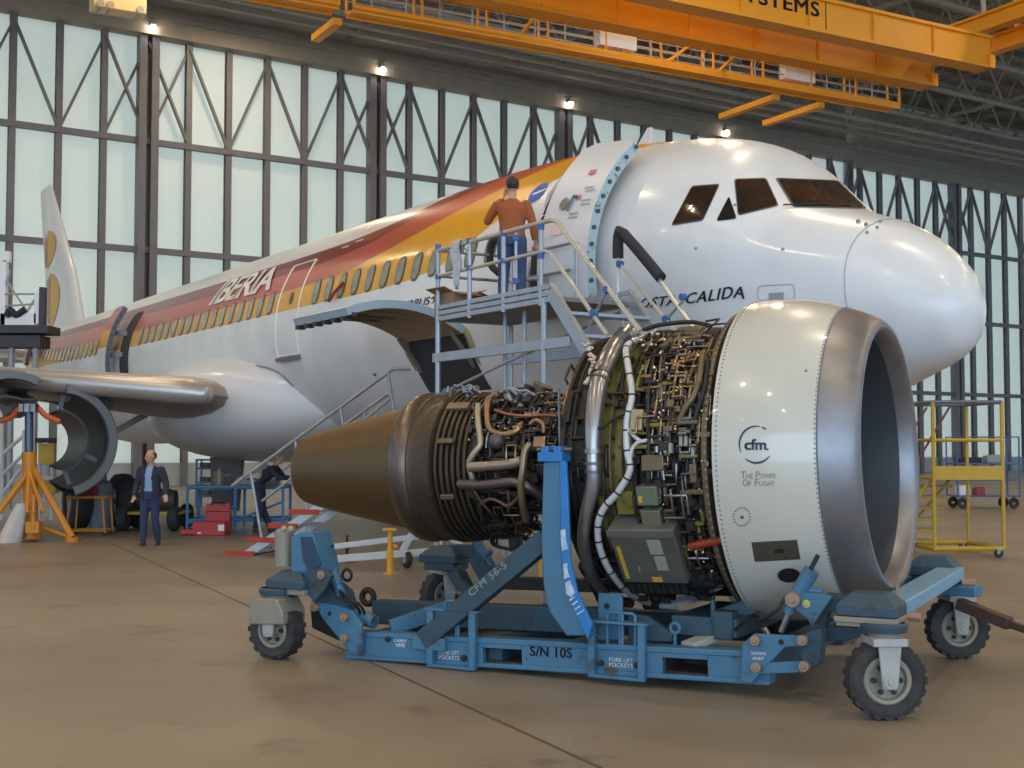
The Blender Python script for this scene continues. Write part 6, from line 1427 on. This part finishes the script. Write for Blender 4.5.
# blue work bench frame
BG = ground(187, 531); bt = thing('work_bench', 'blue tubular work bench with grey top under the fuselage', 'bench', BG, R(2)); bw, bd, bh = 1.95, 1.1, .88; bluef = mat('bench blue', (.06, .20, .44), .5)
for x in (0, bw / 2, bw):
    for y in (0, bd): rod('post', [(x, y, .02), (x, y, bh)], .03, bluef, bt, n=6)
for z in (.22, bh):
    for a, c in (((0, 0, z), (bw, 0, z)), ((bw, 0, z), (bw, bd, z)), ((0, bd, z), (bw, bd, z)), ((0, 0, z), (0, bd, z))): rod('rail', [a, c], .03, bluef, bt, n=6)
rod('brace', [(0, 0, .15), (bw / 2, 0, .5)], .025, bluef, bt); rod('brace', [(bw / 2, 0, .2), (bw, 0, .6)], .025, bluef, bt); b = MB(); b.box((bw / 2, bd / 2, bh + .03), (bw + .05, bd, .03)); b.build('bench_top', mat('top grey', (.22, .22, .22), .6), bt)
BM_ = Matrix.LocRotScale(V(bt.location), bt.rotation_euler, None)
pm = mat('part grey', (.24, .23, .21), .45, .4, (.12, .11, .10), 6, .7)
b = MB(); b.box((0, 0, .06), (.9, .3, .1)); 
for k in range(6): b.cyl((-.38 + k * .15, -.17, .08), (-.38 + k * .15, .17, .08), .06, 12)
b.beam((-.4, 0, .14), (.1, 0, .34), .08, .06); o = b.build('valve_manifold', pm, loc=BM_ @ V((1.35, .5, bh + .046))); tag(o, 'grey casting with round ports lying on the blue work bench', 'machine part')
b = MB(); b.cyl((0, 0, .0), (0, 0, .28), .12, 16).cyl((0, 0, .28), (0, 0, .34), .06, 12).cyl((.05, 0, .2), (.22, 0, .2), .04, 10); o = b.build('pump_body', mat('pump tan', (.28, .2, .13), .5, .3), loc=BM_ @ V((.55, .5, bh + .046))); tag(o, 'small upright tan pump body on the blue work bench', 'pump')
# two red toolboxes on the floor
RG = ground(210, 535)
t = thing('toolbox', 'open red cantilever toolbox on the floor before the blue bench', 'toolbox', RG, R(3)); b = MB(); b.box((0, 0, .13), (.62, .3, .26)); b.build('box_body', redbox, t, bevel=.012); b = MB(); b.box((-.38, -.05, .07), (.32, .24, .09)); b.build('tray', redbox, t, bevel=.01); b = MB(); b.box((.24, -.152, .15), (.12, .006, .12)); b.build('sticker', white_m, t); b = MB(); b.box((-.22, -.152, .05), (.14, .006, .03)); b.build('sticker', white_m, t)
t = thing('toolbox', 'red toolbox with raised lid behind the open red toolbox', 'toolbox', RG + V((.06, .48, 0)), R(3)); b = MB(); b.box((0, 0, .22), (.48, .3, .44)); b.build('box_body', redbox, t, bevel=.012); b = MB(); b.box((0, -.1, .52), (.46, .05, .16)); b.build('lid', redbox, t, bevel=.01); b = MB(); b.tube([(-.12, -.13, .56), (-.12, -.16, .62), (.12, -.16, .62), (.12, -.13, .56)], .012, 6); b.build('handle', blk, t)
# the dark figure bending over beyond the stair
PG = ground(263, 532)
person('person in dark navy overalls and pale cap bending forward behind the cargo stair', (PG.x, PG.y, 0), R(78), dict(
    pelvis=(0, .10, .92), chest=(0, -.12, 1.22), neck=(0, -.26, 1.38), head=(0, -.36, 1.52), shl=(-.18, -.2, 1.33), shr=(.18, -.2, 1.33), ell=(-.22, -.42, 1.12), elr=(.24, -.36, 1.12), wrl=(-.12, -.62, 1.14), wrr=(.12, -.58, 1.10),
    hpl=(-.09, .10, .89), hpr=(.09, .10, .89), knl=(-.12, .0, .48), knr=(.12, .06, .48), anl=(-.14, .12, .085), anr=(.14, -.10, .085), footl=FD, footr=FD), navy, navy, hair_k, .98, 'overall_top', 'full', None, cap=mat('cap pale', (.5, .5, .48), .7), thumb=((1, 0, .3), (-1, 0, .3)), head_rot=(25, 0, 0))
# prop stands, white towing frame
def prop(u, v, h, r, m, label, cap_=True):
    g_ = ground(u, v); t = thing('prop_stand', label, 'prop stand', g_, 0); b = MB(); b.cyl((0, 0, .015), (0, 0, h * .55), r, 14); b.build('tube', m, t); b = MB(); b.cyl((0, 0, h * .5), (0, 0, h * .96), r * .8, 14); b.build('inner_tube', m, t)
    b = MB(); b.box((0, 0, h * .975), (r * 4.2, r * 4.2, h * .05)); b.build('head_plate', m, t, bevel=.004); b = MB(); b.cyl((0, 0, 0), (0, 0, .02), r * 2.0, 18); b.build('base', m, t); b = MB(); b.cyl((r, 0, h * .6), (r * 2.2, 0, h * .6), r * .6, 8); b.build('clamp_knob', m, t)
prop(390, 574, .62, .045, mat('prop yellow', (.72, .36, .01), .45), 'yellow tubular prop stand on the floor below the exhaust cone')
prop(541.5, 583, .62, .045, MATS['prop yellow'], 'yellow tubular prop stand seen behind the curved blue upright')
g_ = ground(347, 562); t = thing('screw_jack', 'thin black screw jack standing below the exhaust cone', 'jack', g_, 0); b = MB(); b.cyl((0, 0, .02), (0, 0, .40), .02, 10); b.cyl((-.08, 0, .24), (.08, 0, .24), .012, 6); b.cyl((0, 0, .20), (0, 0, .26), .05, 12); b.build('spindle', blk, t); b = MB(); b.cyl((0, 0, 0), (0, 0, .025), .10, 16); b.build('base', blk, t)
g_ = ground(407, 569); wf = thing('towing_frame', 'long white towing frame with small wheel lying behind the stand', 'tow frame', g_, R(4)); wp = mat('frame white', (.62, .63, .65), .4, 0, (.5, .52, .55), 3, .6)
FI = W2L(wf)
def fq(u, v, y): o = FI @ V((0, 0, CAM_H)); d = FI.to_3x3() @ ray(u, v); return o + d * ((y - o.y) / d.y)
for (p0, p1, w_) in (((322, 548), (448, 533), .08), ((322, 560), (462, 549), .10), ((400, 555), (412, 534), .09), ((440, 532), (462, 545), .08)):
    b = MB(); y_ = .5 if p0[1] < 550 and p0[0] < 400 else 0; b.beam(fq(*p0, y_), fq(*p1, y_), w_, w_); b.build('beam', wp, wf, bevel=.008)
b = MB(); b.beam(fq(330, 560, 0), fq(330, 548, .5), .06); b.beam(fq(440, 551, 0), fq(440, 535, .5), .06); b.build('cross_bar', wp, wf)
b = MB(); c = V((0, 0, .135)); b.ring(c, (1, .5, 0), .085, .045, 24, 10); b.build('wheel', tyre, wf); b = MB(); b.cyl(c - V((.05, .025, 0)), c + V((.05, .025, 0)), .055, 14); b.beam(c, fq(407, 551, 0), .04); b.build('wheel_hub', mat('hub pale', (.4, .4, .42), .4), wf)
# ---- white tail dock at the far left
DG = ground(-2, 500); dk_y = 36.0; DG = at(8, 500, dk_y); DG.z = 0; dock = thing('tail_dock', 'white work dock with railings standing beside the tail', 'work platform', DG, 0)
dq = lambda u, v, dy=0: at(u, v, dk_y + dy) - DG
wht = mat('dock white', (.80, .82, .85), .5)
def quad_box(u0, v0, u1, v1, dy, th, m, name): 
    a, c = dq(u0, v0, dy), dq(u1, v1, dy); b = MB(); b.box((a + c) / 2 + V((0, th / 2, 0)), (abs(c.x - a.x), th, abs(a.z - c.z))); return b.build(name, m, dock, bevel=.01)
quad_box(-30, 325, 48, 333, -.3, 1.0, mat('dock deck dark', (.045, .045, .055), .6), 'deck'); quad_box(-30, 335, 40, 347, -.2, .8, MATS['dock deck dark'], 'deck_beam'); quad_box(0, 313, 36, 325, 0, .1, wht, 'toe_board'); quad_box(-4, 260, 5, 325, 0, .2, wht, 'side_panel'); quad_box(34, 292, 39, 324, 0, .2, wht, 'side_panel'); quad_box(39, 287, 44, 326, -.1, .2, MATS['dock deck dark'], 'edge_post'); quad_box(3, 251, 9, 262, 0, .2, wht, 'lamp_box')
for (a, c) in (((5, 294), (34, 294)), ((6, 280), (27, 311)), ((34, 300), (27, 312)), ((10, 270), (6, 285)), ((5, 306), (34, 304))): rod('railing', [dq(*a), dq(*c)], .03, mat('railing grey', (.35, .38, .42), .5, .3), dock, n=6)
rod('cover_sheet', [dq(7, 317), dq(10, 310), dq(16, 315), dq(26, 309)], .10, foam, dock, k=3)
for u in (-20, 12, 36):
    for dy in (0, .5): q = dq(u, 345, dy); rod('leg', [(q.x, q.y, 0), (q.x, q.y, q.z)], .09, mat('leg grey', (.3, .32, .34), .5, .3), dock, n=6)
# white scaffold seen through the cowl ring
SG2 = ground(18, 520); SG2.z = 0; sc_ = thing('white_scaffold', 'pale scaffold ladder and tool panel behind the tripod jack', 'scaffold', SG2, 0); sq = lambda u, v, dy=0: at(u, v, SG2.y + dy) - SG2
for (a, c) in (((2, 500), (2, 385)), ((-4, 500), (-4, 385)), ((2, 455), (24, 435)), ((2, 475), (26, 452)), ((2, 495), (20, 470)), ((24, 500), (24, 430)), ((40, 505), (40, 440)), ((52, 505), (52, 440)), ((24, 500), (52, 500)), ((24, 478), (52, 478))): rod('tube', [sq(*a), sq(*c)], .045, wp, sc_, n=6)
for u in (2, 24, 40, 52): q = sq(u, 500); rod('foot_tube', [(q.x, 0, 0), (q.x, 0, q.z)], .045, wp, sc_, n=6)
b = MB(); q = sq(47, 454, -.1); b.box(q, (.38, .12, .50)); b.build('tool_panel', yel, sc_, 'mustard yellow hanging panel', bevel=.01); b = MB(); b.box(q + V((-.0, -.08, .32)), (.5, .05, .12)); b.build('number_board', blk, sc_, bevel=.005)
flat_text('3.23', q + V((-.2, -.112, .275)), (.40, 0, 0), (0, 0, .09), white_m, sc_, bold=.02)
b = MB(); q = sq(47, 487, -.1); b.box(q, (.5, .3, .28)); b.build('tool_bin', yel_d, sc_, bevel=.01)
# grey cover hanging from the cowl
g_ = ground(101, 530); t = thing('drum', 'tall grey covered drum beside the orange trolley', 'drum', g_, 0); b = MB(); b.lathe([(0, .24), (.6, .25), (.95, .22), (1.02, .16), (1.04, .02)], (0, 0, 0), (0, 0, 1), 20, caps=True); b.build('cover', mat('cover grey2', (.20, .22, .24), .6, .1, (.14, .15, .17), 5, .6), t)
# racks further back under the fuselage
rack = thing('parts_rack', 'blue steel parts rack far behind the work bench', 'rack', ground(196, 507), 0); hb_ = 1.35
for x in (0, 1.1):
    for y in (0, .6): rod('upright', [(x, y, 0), (x, y, hb_)], .03, bluef, rack, n=6)
for z in (.3, .7, 1.1, hb_): b = MB(); b.box((.55, .3, z), (1.16, .62, .05)); b.build('shelf', bluef, rack)
RM_ = V(rack.location); rnd = random.Random(12)
k_ = 0
for z in (.3, .7, 1.1):
    for x in (.2, .55, .9):
        b = MB(); h_ = rnd.uniform(.12, .2); b.box((0, 0, h_ / 2), (.26, .4, h_)); b.box((0, -.205, h_ * .6), (.1, .01, .04)); o = b.build('storage_bin', [box_m, bluef, pm][(k_) % 3], loc=RM_ + V((x, .3, z + .026)), bevel=.01)
        tag(o, '%s storage bin on the %s shelf of the blue parts rack, %s' % (('grey', 'blue', 'metallic')[k_ % 3], {.3: 'lowest', .7: 'middle', 1.1: 'upper'}[z], {.2: 'left end', .55: 'middle', .9: 'right end'}[x]), 'bin', 'bins on the blue parts rack'); k_ += 1
